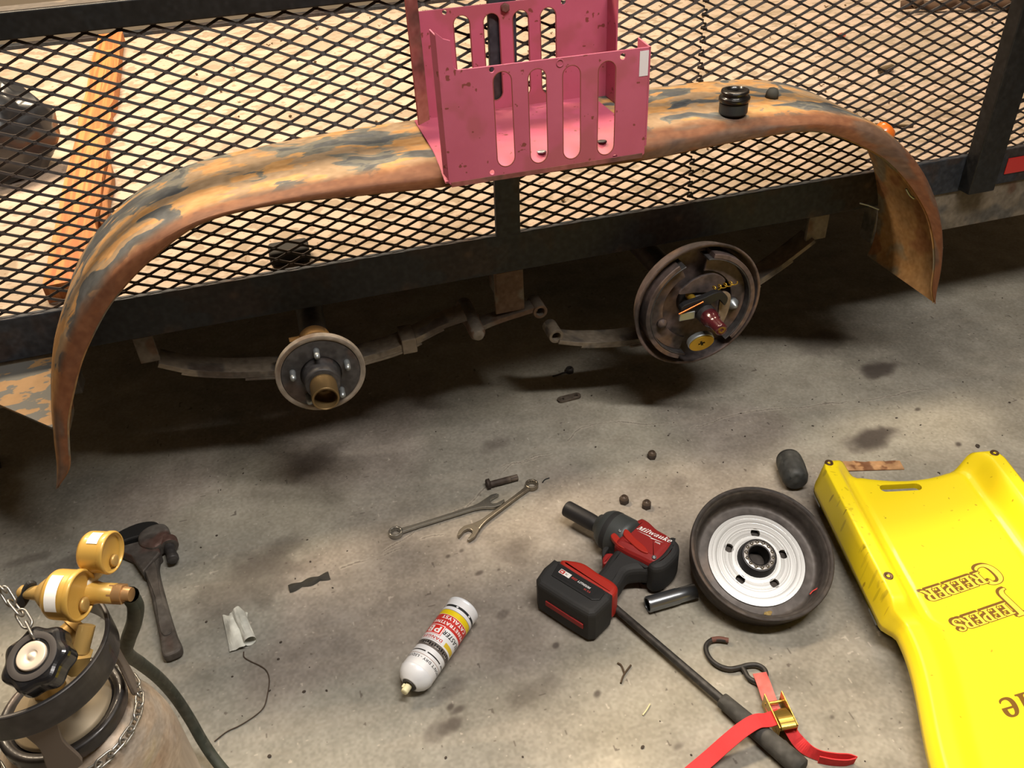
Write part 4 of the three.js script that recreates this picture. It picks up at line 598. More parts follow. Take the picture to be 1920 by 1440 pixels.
// ---------------------------------------------------------------- yellow creeper
{
  const O = V(0.962, 0, 0.468), e1 = V(0.97, 0, 0.243), e2 = V(-0.243, 0, 0.97);
  const t = thing('mechanic_creeper', 'bright yellow moulded plastic mechanic creeper with brown lettering', 'creeper', [O.x, 0, O.z], Math.atan2(-e1.z, e1.x));
  // local x across, local z towards the foot end
  const Wd = 0.405, Ln = 1.02, NU = 110, NV = 130;
  const edgeL = (v) => { const z = v * Ln; return -0.002 + 0.006 * sst(0.0, 0.03, z) * 0 + 0.020 * sst(0.395, 0.425, z) - 0.056 * sst(0.43, 0.74, z); };
  const height = (x, z, xl, xr) => {
    const w = xr - xl, s = (x - xl), e = (xr - x), arm = 1 - sst(0.375, 0.425, z);
    const ridge = (d) => sst(0, 0.012, d) * (1 - sst(0.036, 0.075, d));
    const k = 0.042 * arm * (ridge(s) + ridge(e)) + 0.016 * (1 - arm) * (ridge(s) + ridge(e)) * 0.6;
    const edge = -0.016 * (Math.pow(1 - clamp(s / 0.014), 2) + Math.pow(1 - clamp(e / 0.014), 2)) - 0.012 * Math.pow(1 - clamp(z / 0.02), 2);
    const groove = -0.0025 * (Math.exp(-Math.pow((s - 0.083) / 0.004, 2)) + Math.exp(-Math.pow((e - 0.083) / 0.004, 2))) * arm;
    const dish = -0.006 * Math.sin(Math.PI * clamp(s / w)) ;
    return 0.078 + k + edge + groove + dish;
  };
  const P = (u, v) => { const c = 0.04, z0 = v * Ln; let xl = edgeL(v), xr = Wd - edgeL(v); const rn = Math.pow(1 - clamp(z0 / c), 2) * 0.022; xl += rn; xr -= rn; const headDip = 0.030 * Math.sin(Math.PI * clamp((u - 0.13) / 0.74)) * (u > 0.13 && u < 0.87 ? 1 : 0); const x = lerp(xl, xr, u), z = z0 + headDip * Math.pow(1 - v, 8) * (u > 0.13 && u < 0.87 ? 1 : 0); return V(x, height(x, z0, xl, xr), z); };
  const pos = [], uv = [], idx = []; const row = NU + 1, lay2 = (NU + 1) * (NV + 1);
  for (const d of [0, 1]) for (let j = 0; j <= NV; j++) for (let i = 0; i <= NU; i++) { const q = P(i / NU, j / NV); pos.push(q.x, q.y - d * 0.014, q.z); uv.push((q.x + 0.05) / 0.525, 1 - q.z / 1.05); }
  for (let j = 0; j < NV; j++) for (let i = 0; i < NU; i++) { const a = j * row + i, b = a + 1, c = a + row, d = c + 1; idx.push(a, d, b, a, c, d); idx.push(lay2 + a, lay2 + b, lay2 + d, lay2 + a, lay2 + d, lay2 + c); }
  const side = (a, b) => idx.push(a, b, lay2 + b, a, lay2 + b, lay2 + a);
  for (let i = 0; i < NU; i++) { side(i, i + 1); side(NV * row + i + 1, NV * row + i); }
  for (let j = 0; j < NV; j++) { side((j + 1) * row, j * row); side(j * row + NU, (j + 1) * row + NU); }
  const g = new THREE.BufferGeometry(); g.setAttribute('position', new THREE.Float32BufferAttribute(pos, 3)); g.setAttribute('uv', new THREE.Float32BufferAttribute(uv, 2)); g.setIndex(idx); g.computeVertexNormals();
  const tx = canvasTex(1024, 2048, (c, w, h) => {
    const mx = (x) => (x + 0.05) / 0.525 * w, mz = (z) => z / 1.05 * h, sc = w / 0.525;
    c.fillStyle = '#f7de1e'; c.fillRect(0, 0, w, h);
    let s = 77; const r = () => { s = (s * 1664525 + 1013904223) >>> 0; return s / 4294967296; };
    for (let i = 0; i < 200; i++) { c.fillStyle = `rgba(${90 + r() * 40},${70 + r() * 30},10,${0.12 + r() * 0.4})`; const q = 0.8 + r() * 2.4; c.beginPath(); c.ellipse(r() * w, r() * h, q * (1 + r() * 2), q, r() * 3, 0, 6.3); c.fill(); }
    for (let i = 0; i < 16; i++) { c.strokeStyle = `rgba(120,90,10,${0.08 + r() * 0.15})`; c.lineWidth = 1 + r() * 2; const x = r() * w, y = r() * h; c.beginPath(); c.moveTo(x, y); c.lineTo(x + (r() - 0.5) * 50, y + (r() - 0.2) * 70); c.stroke(); }
    for (let i = 0; i < 40; i++) { c.fillStyle = `rgba(90,70,20,${0.06 + r() * 0.16})`; const x = mx(0.002 + r() * 0.03), y = mz(0.02 + r() * 0.36); c.beginPath(); c.ellipse(x, y, 3 + r() * 10, 2 + r() * 5, r() * 3, 0, 6.3); c.fill(); }
    const word = (txt, x, z, size, rot, first) => { c.save(); c.translate(mx(x), mz(z)); c.rotate(rot); c.lineJoin = 'round'; c.textAlign = 'left'; let cx = 0; for (let i = 0; i < txt.length; i++) { const fs = (i === 0 && first ? 1.75 : 1) * size * sc; c.font = `bold ${Math.round(fs)}px serif`; const wd = c.measureText(txt[i]).width; const by = i === 0 && first ? size * sc * 0.32 : 0; c.strokeStyle = '#6b4a10'; c.lineWidth = 9; c.strokeText(txt[i], cx + 5, by + 5); c.lineWidth = 7; c.strokeText(txt[i], cx, by); c.fillStyle = '#f0d440'; c.fillText(txt[i], cx, by); cx += wd * 0.86; } c.restore(); };
    const loc = (px, py) => { const d = onY(px, py, 0.074).sub(O); return [d.dot(e1), d.dot(e2)]; };
    for (const [w0, A, B] of [['JEEPERS', [1902, 1122], [1774, 1166]], ['CREEPER', [1866, 1060], [1738, 1104]]]) { const a = loc(...A), b = loc(...B); word(w0, a[0], a[1], Math.hypot(b[0] - a[0], b[1] - a[1]) / 4.15, Math.atan2(b[1] - a[1], b[0] - a[0]), true); }
    { const a = loc(1866, 1312), b = loc(1920, 1296); c.save(); c.translate(mx(a[0]), mz(a[1])); c.rotate(Math.atan2(a[1] - b[1], a[0] - b[0])); c.textAlign = 'right'; c.fillStyle = '#6b4a10'; c.font = `italic bold ${Math.round(0.062 * sc)}px serif`; c.fillText('Lisle', 0, 0); c.restore(); }
  });
  const yel = phys(0xffffff, 0.42, 0, { map: tx, clearcoat: 0.12 });
  const ev = new Evaluator(); ev.useGroups = false; ev.attributes = ['position', 'normal', 'uv'];
  const bA = new Brush(g); bA.updateMatrixWorld();
  const st = new THREE.Shape(); st.absarc(-0.034, 0, 0.0105, Math.PI / 2, Math.PI * 1.5, false); st.absarc(0.034, 0, 0.0105, -Math.PI / 2, Math.PI / 2, false); st.closePath();
  const sg = new THREE.ExtrudeGeometry(st, { depth: 0.2, bevelEnabled: false, curveSegments: 12 }).rotateX(-Math.PI / 2).translate(Wd / 2 - 0.030, 0, 0.060);
  const bB = new Brush(norm(sg)); bB.updateMatrixWorld();
  let deck = g; try { const r = ev.evaluate(bA, bB, SUBTRACTION); deck = r.geometry; } catch (e) { console.log('csg', e.message); }
  obj('deck_shell', norm(deck), yel, t, true);
  const boltM = phys(0x6a5038, 0.4, 0.6);
  for (const [x, z] of [[0.024, 0.020], [0.024, 0.335], [Wd - 0.024, 0.020], [Wd - 0.024, 0.335]]) { const y = height(x, z, 0, Wd); obj('bolt_head', [turned(V(x, y - 0.002, z), V(0, 1, 0), [[0, 0.001], [0.003, 0.001], [0.0035, 0.003], [0.0085, 0.004], [0.009, 0.002], [0.009, 0]], 20)], boltM, t);
    const cw = part('caster', t); const yy = 0.024; obj('wheel', [turned(V(x + 0.004 - 0.011, yy, z + 0.02), V(1, 0, 0), [[0, 0], [0.020, 0], [0.024, 0.004], [0.024, 0.018], [0.020, 0.022], [0, 0.022]], 28)], std(0x2a2c2e, 0.6), cw); obj('fork', [box(x - 0.016, x - 0.012, 0.02, 0.075, z - 0.004, z + 0.034, 0.002), box(x + 0.020, x + 0.024, 0.02, 0.075, z - 0.004, z + 0.034, 0.002), box(x - 0.016, x + 0.024, 0.052, 0.057, z - 0.004, z + 0.034, 0.002)], M.zinc, cw); }
  for (const [x, z] of [[0.03, 0.93], [Wd - 0.03, 0.93]]) { const cw = part('caster', t); obj('wheel', [turned(V(x - 0.011, 0.024, z), V(1, 0, 0), [[0, 0], [0.020, 0], [0.024, 0.004], [0.024, 0.018], [0.020, 0.022], [0, 0.022]], 28)], std(0x2a2c2e, 0.6), cw); obj('fork', [box(x - 0.016, x - 0.012, 0.02, 0.06, z - 0.02, z + 0.02, 0.002), box(x + 0.012, x + 0.016, 0.02, 0.06, z - 0.02, z + 0.02, 0.002), box(x - 0.016, x + 0.016, 0.055, 0.060, z - 0.02, z + 0.02, 0.002)], M.zinc, cw); }
}
{ // cardboard strip behind the creeper's head end
  const a = onY(1558, 872, 0.004), b = onY(1690, 868, 0.004), d = b.clone().sub(a), L = d.length();
  const s = []; for (let i = 0; i <= 14; i++) s.push([i / 14 * L, 0.008 + 0.006 * noise(i * 1.3, 2, 9)]); for (let i = 14; i >= 0; i--) s.push([i / 14 * L, -0.02]);
  tag(obj('cardboard_strip', [extr(shapeOf(s), 0.003, 0.0004, 1).applyMatrix4(M4(a.x, 0.0005, a.z, -Math.PI / 2, 0, Math.atan2(-d.z, d.x), 'XYZ').premultiply(new THREE.Matrix4()))], std(0xffffff, 0.9, 0, { map: speck(741, [172, 132, 92], [[[110, 72, 48], 0.56, 0.1]], 0.8, 30) })), 'torn brown cardboard strip poking out beside the creeper handle', 'cardboard');
}
{ // black rubber mallet head between drum and creeper
  const a = onY(1480, 862, 0.030), b = onY(1496, 905, 0.030); const dir = b.clone().sub(a).setY(0).normalize(); const c = onY(1485, 878, 0.032);
  const t = thing('rubber_mallet_head', 'dusty black rubber mallet head standing between the brake drum and the creeper', 'mallet head', [c.x, 0, c.z]);
  obj('rubber', [turned(V(-dir.x * 0.046, 0.031, -dir.z * 0.046), dir, [[0, 0], [0.018, 0.001], [0.025, 0.006], [0.0292, 0.018], [0.0305, 0.046], [0.0292, 0.075], [0.025, 0.087], [0.018, 0.092], [0, 0.093]], 36)], std(0xffffff, 0.62, 0, { map: speck(751, [44, 46, 46], [[[78, 78, 74], 0.56, 0.14]], 0.6), bumpMap: grainTex, bumpScale: 0.001 }), t);
  obj('face_line', [turned(V(-dir.x * 0.046, 0.031, -dir.z * 0.046), dir, [[0.0268, 0.010], [0.0276, 0.011], [0.0278, 0.013]], 36)], M.black, t);
}
// ---------------------------------------------------------------- spray can
{
  const a = onY(866, 1146, 0.033), b = onY(768, 1283, 0.033); const d = b.clone().sub(a).setY(0), L = 0.1565; d.normalize();
  const t = thing('spray_can', 'white red and yellow spray can lying on its side without a cap', 'spray can', [a.x, 0.0325, a.z], Math.atan2(-d.z, d.x));
  const lab = canvasTex(1024, 1024, (g, w, h) => { // u around, v from base (bottom) to shoulder (top)
    g.fillStyle = '#eef0f4'; g.fillRect(0, 0, w, h);
    g.fillStyle = '#2c2e30'; g.fillRect(0, 900, w, 34); g.fillStyle = '#eef0f4'; for (let x = 40; x < w; x += 150) g.fillRect(x, 906, 22, 22);
    g.fillStyle = '#f0d41c'; g.fillRect(0, 770, w, 76); g.fillStyle = '#8f8f92'; g.fillRect(0, 846, w, 8);
    g.fillStyle = '#cf3a34'; g.fillRect(0, 590, w, 176);
    for (let k = 0; k < 2; k++) { const ox = k * 512; g.fillStyle = '#fff'; g.font = 'bold 62px sans-serif'; g.fillText('PENETRATING', ox + 20, 672, 470); g.font = 'bold 66px sans-serif'; g.fillText('CATALYST', ox + 60, 752, 400); }
    for (let k = 0; k < 2; k++) { const ox = k * 512; g.fillStyle = '#e0332a'; g.fillRect(ox + 260, 452, 230, 150); g.strokeStyle = '#fff'; g.lineWidth = 9; g.strokeRect(ox + 270, 462, 210, 132); g.fillStyle = '#fff'; g.font = 'bold 132px sans-serif'; g.fillText('PB', ox + 280, 576, 190); g.fillStyle = '#151515'; g.font = 'italic bold 84px sans-serif'; g.fillText('BLASTER', ox + 4, 556, 250);
      g.fillStyle = '#e3c53a'; g.fillRect(ox + 20, 378, 160, 60); g.fillStyle = '#c23a30'; g.font = 'bold 58px sans-serif'; g.fillText('DANGER', ox + 210, 430, 250); g.fillStyle = '#b98a84'; g.fillRect(ox + 210, 372, 250, 6); }
    g.fillStyle = '#6b6460'; g.fillRect(0, 270, w, 84); g.fillStyle = '#1c1a1a'; for (let i = 0; i < 40; i++) g.fillRect(i * 26, 290 + (i % 3) * 6, 14, 40); g.fillStyle = '#d8d6d4'; for (let i = 0; i < 9; i++) g.fillRect(i * 118, 300, 50, 6);
    g.fillStyle = '#1c1a1a'; g.fillRect(0, 186, w, 16); g.fillStyle = '#eef0f4'; for (let x = 20; x < w; x += 190) g.fillRect(x, 184, 22, 20);
    g.fillStyle = '#34343a'; g.font = 'bold 48px sans-serif'; for (let k = 0; k < 2; k++) g.fillText("WON'T DRY - LIQUID", k * 512 + 8, 120, 480); g.fillStyle = '#b9a7a4'; g.fillRect(0, 138, w, 10);
  });
  const R = 0.0325; const body = new THREE.CylinderGeometry(R, R, L, 56, 1, true); // +y = shoulder
  const rot = -0.295; body.rotateY(rot); body.translate(0, L / 2, 0); body.rotateZ(-Math.PI / 2);
  obj('body', body, phys(0xffffff, 0.35, 0.15, { map: lab }), t, true);
  const X = V(1, 0, 0), white = phys(0xe4e8ee, 0.35, 0.1);
  obj('base_rim', [turned(V(0, 0, 0), V(-1, 0, 0), [[R, 0], [R * 1.03, 0.002], [R * 1.03, 0.005], [R * 0.96, 0.007], [R * 0.9, 0.004], [0, -0.004]], 48)], white, t);
  obj('shoulder', [turned(V(L, 0, 0), X, [[R, 0], [R * 1.015, 0.002], [R * 0.99, 0.006], [R * 0.90, 0.013], [R * 0.72, 0.020], [R * 0.50, 0.0245], [R * 0.46, 0.026], [R * 0.44, 0.024], [0, 0.022]], 48)], white, t);
  obj('valve_cup', [turned(V(L + 0.022, 0, 0), X, [[0.0135, 0], [0.0135, 0.005], [0.012, 0.006], [0.006, 0.003], [0, 0.003]], 30)], M.darkIron, t);
  obj('nozzle', [turned(V(L + 0.024, 0, 0), X, [[0, 0], [0.0068, 0], [0.0068, 0.016], [0.0058, 0.019], [0, 0.019]], 20), box(L + 0.028, L + 0.036, -0.003, 0.003, 0.005, 0.010, 0.001)], std(0xe2dcb4, 0.5), t);
}
// ---------------------------------------------------------------- breaker bar with rubber grip
{
  const a = onY(1148, 1136, 0.016), b = onY(1352, 1318, 0.017), c = onY(1490, 1428, 0.020); const dir = c.clone().sub(a).setY(0).normalize(), L1 = b.distanceTo(a), L2 = c.distanceTo(b) + 0.02;
  const t = thing('breaker_bar', 'long black breaker bar with a thick rubber grip under the red strap', 'breaker bar', [a.x, 0, a.z], Math.atan2(-dir.z, dir.x));
  const st = std(0xffffff, 0.5, 0.5, { map: speck(761, [54, 53, 52], [[[74, 69, 64], 0.55, 0.12]], 0.7) }), rub = std(0xffffff, 0.78, 0, { map: speck(765, [54, 53, 50], [[[78, 76, 70], 0.52, 0.2]], 0.6), bumpMap: grainTex, bumpScale: 0.0006 });
  obj('bar', [turned(V(0.004, 0.0175, 0), V(1, 0, 0), [[0, 0], [0.0072, 0], [0.0080, L1 - 0.004], [0.0088, 0.011 + L1], [0, 0.012 + L1]], 20)], st, t);
  obj('grip', [turned(V(L1 - 0.004, 0.0180, 0), V(1, 0, 0), [[0.008, 0], [0.0128, 0.001], [0.0136, 0.004], [0.0140, 0.02], [0.0165, L2 * 0.6], [0.0178, L2 - 0.012], [0.0168, L2 - 0.003], [0.012, L2], [0, L2]], 28)], rub, t);
}
// ---------------------------------------------------------------- cam strap with hook
{
  const t = thing('cam_strap', 'red webbing tie-down strap with a black hook and gold cam buckle', 'tie-down strap');
  const fy = (p, y) => onY(p[0], p[1], y);
  const web = std(0xffffff, 0.8, 0, { map: tex(256, 256, (u, v) => { const k = 0.86 + 0.2 * (Math.sin(u * 256 * 0.8) * Math.sin(v * 256 * 0.8) * 0.5 + 0.5) * 0.5 + 0.1 * fbm(u * 20, v * 20, 5, 3, 20, 20); return [206 * k, 44 * k, 48 * k]; }, true, 12, 12) });
  const webF = std(0xffffff, 0.85, 0, { map: speck(771, [206, 104, 96], [[[170, 74, 70], 0.6, 0.1]], 0.7) });
  const hk = std(0xffffff, 0.5, 0.3, { map: speck(775, [48, 46, 44], [[[78, 66, 58], 0.58, 0.1]], 0.6) });
  const hook = [[1364, 1201], [1347, 1199], [1333, 1201], [1324, 1211], [1326, 1226], [1336, 1240], [1352, 1250], [1370, 1254], [1388, 1251], [1403, 1247], [1420, 1247], [1433, 1255], [1436, 1267], [1428, 1276], [1415, 1277], [1403, 1270], [1396, 1258], [1392, 1252]].map(p => fy(p, 0.008));
  obj('hook', [tube(hook, 0.0046, 120, 10)], hk, t);
  obj('hook_tip', [tube([fy([1334, 1200], 0.008), fy([1348, 1198], 0.008), fy([1366, 1201], 0.008)], 0.0052, 14, 10)], std(0x6a4438, 0.7), t);
  const W1 = 0.025; const rib = (pix, w, mat, name, ys, wd) => { const c = new THREE.CatmullRomCurve3(pix.map((p, i) => fy(p, ys[i])), false, 'centripetal'); const n = 40, pts = c.getPoints(n); const dirs = pts.map((p, i) => { const tan = pts[Math.min(n, i + 1)].clone().sub(pts[Math.max(0, i - 1)]); return wd ? wd(i / n, tan) : V(tan.z, 0, -tan.x).normalize(); }); obj(name, [ribbon(pts, dirs, w, 0.0018)], mat, t); };
  rib([[1424, 1262], [1432, 1282], [1440, 1305], [1449, 1328], [1460, 1348]], W1, webF, 'hook_loop', [0.016, 0.014, 0.012, 0.016, 0.024]);
  rib([[1466, 1340], [1440, 1350], [1420, 1352], [1395, 1366], [1365, 1390], [1330, 1421], [1290, 1455], [1240, 1500]], 0.026, web, 'long_webbing', [0.028, 0.034, 0.0395, 0.0385, 0.030, 0.014, 0.006, 0.0025]);
  rib([[1478, 1362], [1492, 1384], [1512, 1404], [1535, 1416], [1565, 1421], [1590, 1422], [1603, 1426]], 0.022, web, 'tail_webbing', [0.022, 0.014, 0.012, 0.012, 0.012, 0.012, 0.010], (s) => V(lerp(0.8, 0.15, sst(0.1, 0.5, s)), lerp(0.2, 1.1, sst(0.1, 0.5, s)), lerp(-0.5, 0.0, s)).normalize());
  rib([[1603, 1426], [1588, 1430], [1560, 1429], [1535, 1424]], 0.020, web, 'tail_fold', [0.0105, 0.0105, 0.0105, 0.0105], () => V(0.1, 1, 0.1).normalize());
  const bc = fy([1464, 1340], 0.026), dn = fy([1478, 1372], 0.02).sub(fy([1450, 1312], 0.02)).setY(0).normalize(), ang = Math.atan2(-dn.z, dn.x);
  const gold = phys(0xb99a4e, 0.28, 0.85); const pl = (g) => g.applyMatrix4(M4(bc.x, bc.y, bc.z, 0, ang, 0));
  const bu = part('cam_buckle', t);
  obj('side_plate', [pl(box(-0.036, 0.030, -0.022, 0.012, -0.0165, -0.0145, 0.0006))], gold, bu);
  obj('side_plate', [pl(box(-0.036, 0.030, -0.022, 0.012, 0.0145, 0.0165, 0.0006))], gold, bu);
  obj('cam_lever', [pl(extr(smoothShape([[-0.012, -0.002], [0.004, 0.010], [0.022, 0.014], [0.032, 0.010], [0.030, 0.004], [0.012, 0.002], [0.0, -0.010]]), 0.027, 0.001, 1).translate(0, 0, -0.0135))], gold, bu);
  obj('cross_pin', [pl(rod(V(-0.026, -0.004, -0.017), V(-0.026, -0.004, 0.017), 0.003))], gold, bu); obj('cross_pin', [pl(rod(V(0.020, -0.010, -0.017), V(0.020, -0.010, 0.017), 0.003))], gold, bu);
}
// ---------------------------------------------------------------- pipe wrench
{
  const a = onY(322, 1216, 0.016), b = onY(268, 1005, 0.016), d = b.clone().sub(a).setY(0), L = d.length(); d.normalize();
  const t = thing('pipe_wrench', 'dark worn pipe wrench lying on the floor behind the gas cylinder', 'pipe wrench', [a.x, 0, a.z], Math.atan2(-d.z, d.x));
  const iron = std(0xffffff, 0.6, 0.3, { map: speck(781, [80, 75, 71], [[[98, 68, 60], 0.56, 0.1], [[104, 100, 95], 0.62, 0.1]], 0.7), bumpMap: grainTex, bumpScale: 0.0008 }), dk = std(0x2a2a2a, 0.55, 0.4);
  const lay = (g, y) => g.applyMatrix4(new THREE.Matrix4().makeRotationX(-Math.PI / 2)).translate(0, y, 0);
  // +x towards the head, shape +y = local -z = towards the mouth side
  const Lh = L * 0.80;
  obj('handle', [lay(extr(smoothShape([[-0.020, -0.009], [-0.016, -0.016], [-0.004, -0.0185], [0.025, -0.0155], [Lh * 0.5, -0.0128], [Lh * 0.82, -0.0145], [Lh, -0.024], [Lh, 0.026], [Lh * 0.82, 0.0145], [Lh * 0.5, 0.0128], [0.025, 0.0155], [-0.004, 0.0185], [-0.016, 0.016], [-0.020, 0.009]]), 0.022, 0.006, 3), 0.003)], iron, t);
  obj('handle_web', [lay(extr(smoothShape([[0.03, -0.007], [Lh * 0.5, -0.0055], [Lh * 0.9, -0.008], [Lh * 0.9, 0.008], [Lh * 0.5, 0.0055], [0.03, 0.007]]), 0.004, 0.001, 1), 0.0235)], iron, t);
  obj('heel_jaw', [lay(extr(shapeOf([[Lh - 0.02, -0.026], [Lh + 0.034, -0.026], [Lh + 0.046, 0.050], [Lh + 0.038, 0.054], [Lh + 0.004, 0.030], [Lh - 0.06, 0.016]]), 0.030, 0.004, 2), 0.002)], iron, t);
  obj('housing', [lay(extr(smoothShape([[Lh - 0.006, -0.02], [Lh + 0.012, -0.046], [Lh + 0.040, -0.056], [Lh + 0.062, -0.046], [Lh + 0.068, -0.02], [Lh + 0.055, 0.004], [Lh + 0.02, 0.008]]), 0.036, 0.007, 3), 0.004)], iron, t);
  obj('hook_jaw', [lay(extr(smoothShape([[Lh + 0.030, -0.040], [Lh + 0.060, -0.042], [Lh + 0.084, -0.034], [Lh + 0.098, -0.010], [Lh + 0.100, 0.022], [Lh + 0.086, 0.064], [Lh + 0.070, 0.076], [Lh + 0.056, 0.074], [Lh + 0.058, 0.030], [Lh + 0.052, -0.006]]), 0.022, 0.004, 2), 0.009)], dk, t);
  obj('hook_shank', [turned(V(Lh + 0.03, 0.021, 0.046), V(-1, 0, 0.0), [[0, 0], [0.010, 0], [0.011, 0.004], [0.011, 0.062], [0.0125, 0.064], [0.0125, 0.074], [0.010, 0.078], [0, 0.078]], 20)], M.darkIron, t);
  obj('adjusting_nut', [turned(V(Lh + 0.018, 0.021, 0.046), V(-1, 0, 0), [[0.011, 0], [0.019, 0], [0.0198, 0.002], [0.0198, 0.018], [0.019, 0.020], [0.011, 0.020]], 24)], iron, t);
}
// ---------------------------------------------------------------- folded paper with a wire, and scraps
{
  const pap = std(0xffffff, 0.8, 0, { map: speck(791, [206, 208, 200], [[[176, 182, 176], 0.5, 0.12]], 0.8, 12) });
  const F = (x, y, h) => onY(400 + x / 12, 1120 + y / 12, h);
  const t = thing('folded_paper', 'crumpled white folded paper sheet on the concrete near the pipe wrench', 'paper');
  const quad = (a, b, c, d, th, bulge) => { const top = sheet(8, 8, (u, v) => { const p = a.clone().lerp(b, u).lerp(d.clone().lerp(c, u), v); p.y += bulge * Math.sin(Math.PI * u) * Math.sin(Math.PI * v) + 0.0012 * Math.sin(u * 11 + v * 7); return p; }); return top; };
  obj('main_fold', [quad(F(205, 395, 0.004), F(480, 420, 0.016), F(720, 1080, 0.012), F(370, 1230, 0.003), 0, 0.008)], pap, t);
  obj('upper_fold', [quad(F(350, 400, 0.010), F(510, 200, 0.022), F(760, 900, 0.024), F(640, 860, 0.010), 0, 0.004)], pap, t);
  const r0 = F(540, 230, 0.012), r1 = F(830, 985, 0.012); obj('rolled_edge', [turned(r0, r1.clone().sub(r0).normalize(), [[0.004, 0], [0.0105, 0.02], [0.0115, r0.distanceTo(r1)]], 20)], pap, t);
  obj('corner', [quad(F(640, 360, 0.004), F(770, 330, 0.006), F(770, 560, 0.004), F(690, 560, 0.010), 0, 0.002)], pap, t);
  const w = [[457, 1222], [458, 1232], [470, 1240], [487, 1248], [500, 1258], [505, 1275], [502, 1300], [495, 1325], [478, 1342], [450, 1360], [425, 1372], [402, 1390]].map(p => onY(p[0], p[1], 0.002));
  tag(obj('wire', [tube(w, 0.0011, 100, 6)], std(0x4a3e34, 0.7, 0.3)), 'thin dark bent wire trailing from the folded paper', 'wire');
}
{ const q = onY(580, 1092, 0); const g = sheet(16, 5, (u, v) => V((u - 0.5) * 0.085, 0.001 + 0.007 * Math.abs(Math.sin(u * 5 + v * 2)) * Math.sin(Math.PI * v), (v - 0.5) * (0.012 + 0.012 * Math.abs(Math.sin(u * 7 + 1))))); tag(obj('rubber_scrap', [g.applyMatrix4(M4(q.x, 0, q.z, 0, 0.12, 0))], std(0x26241f, 0.8)), 'torn black rubber scrap on the floor between the paper and the wrenches', 'scrap'); }
{ const br = std(0x4a3c2c, 0.9); const tw = (l) => tube(l.map(p => onY(p[0], p[1], 0.003)), 0.0018, 20, 6);
  tag(obj('twig', [tw([[1164, 1281], [1170, 1265], [1183, 1247]]), tw([[1171, 1263], [1165, 1248], [1158, 1243]])], br), 'small forked dry twig on the floor beside the breaker bar', 'twig');
  tag(obj('straw', [tube([[1205, 1341], [1212, 1332], [1219, 1320]].map(p => onY(p[0], p[1], 0.002)), 0.0014, 8, 5)], std(0xcfc39a, 0.8)), 'short pale straw on the floor beside the breaker bar', 'straw');
  tag(obj('cotter_scrap', [tube([[1017, 905], [1022, 899], [1030, 896]].map(p => onY(p[0], p[1], 0.002)), 0.0014, 8, 5)], M.black), 'tiny black pin scrap beside the ring end of the duller wrench', 'scrap');
  const chips = []; for (let i = 0; i < 170; i++) { let x, z, bad; do { x = rr(-0.6, 2.1); z = rr(-0.1, 1.1); const cu = (x - 0.962) * -0.243 + (z - 0.468) * 0.97, cw = (x - 0.962) * 0.97 + (z - 0.468) * 0.243; bad = (cu > -0.04 && cw > -0.08 && cw < 0.5) || (x > 0.25 && x < 0.92 && z > 0.35 && z < 0.82) || (x < -0.2 && z > 0.8) || (x < -0.36 && x > -0.58 && z < 0.52) || (x > -0.02 && x < 0.4 && z > 0.18 && z < 0.75); } while (bad); const s = rr(0.0008, 0.0026) * (rnd() > 0.93 ? 1.9 : 1); const g = new THREE.DodecahedronGeometry(s, 0); g.scale(rr(0.7, 1.6), 0.5, rr(0.6, 1.3)); g.rotateY(rr(0, 6)); g.translate(x, s * 0.35, z); chips.push(g); }
  const s = obj('floor_grit', chips, std(0x3a322b, 0.9)); s.userData.kind = 'stuff'; tag(s, 'dark grit and rust crumbs scattered over the concrete', 'grit'); }
{ // white box corner under the trailer at the left
  const q = onY(0, 872, 0); const t = thing('steel_bracket', 'white edged steel bracket on the floor under the gusset plate of the trailer', 'bracket', [q.x - 0.05, 0, q.z], 0.3);
  obj('base_plate', [box(-0.06, 0.05, 0, 0.006, -0.03, 0.03, 0.001)], M.darkIron, t); obj('upright', [box(0.030, 0.036, 0.006, 0.05, -0.03, 0.03, 0.001)], M.darkIron, t); obj('white_edge', [box(0.0295, 0.0365, 0.050, 0.0525, -0.03, 0.03, 0.0005)], std(0xd8d6d0, 0.5), t); }
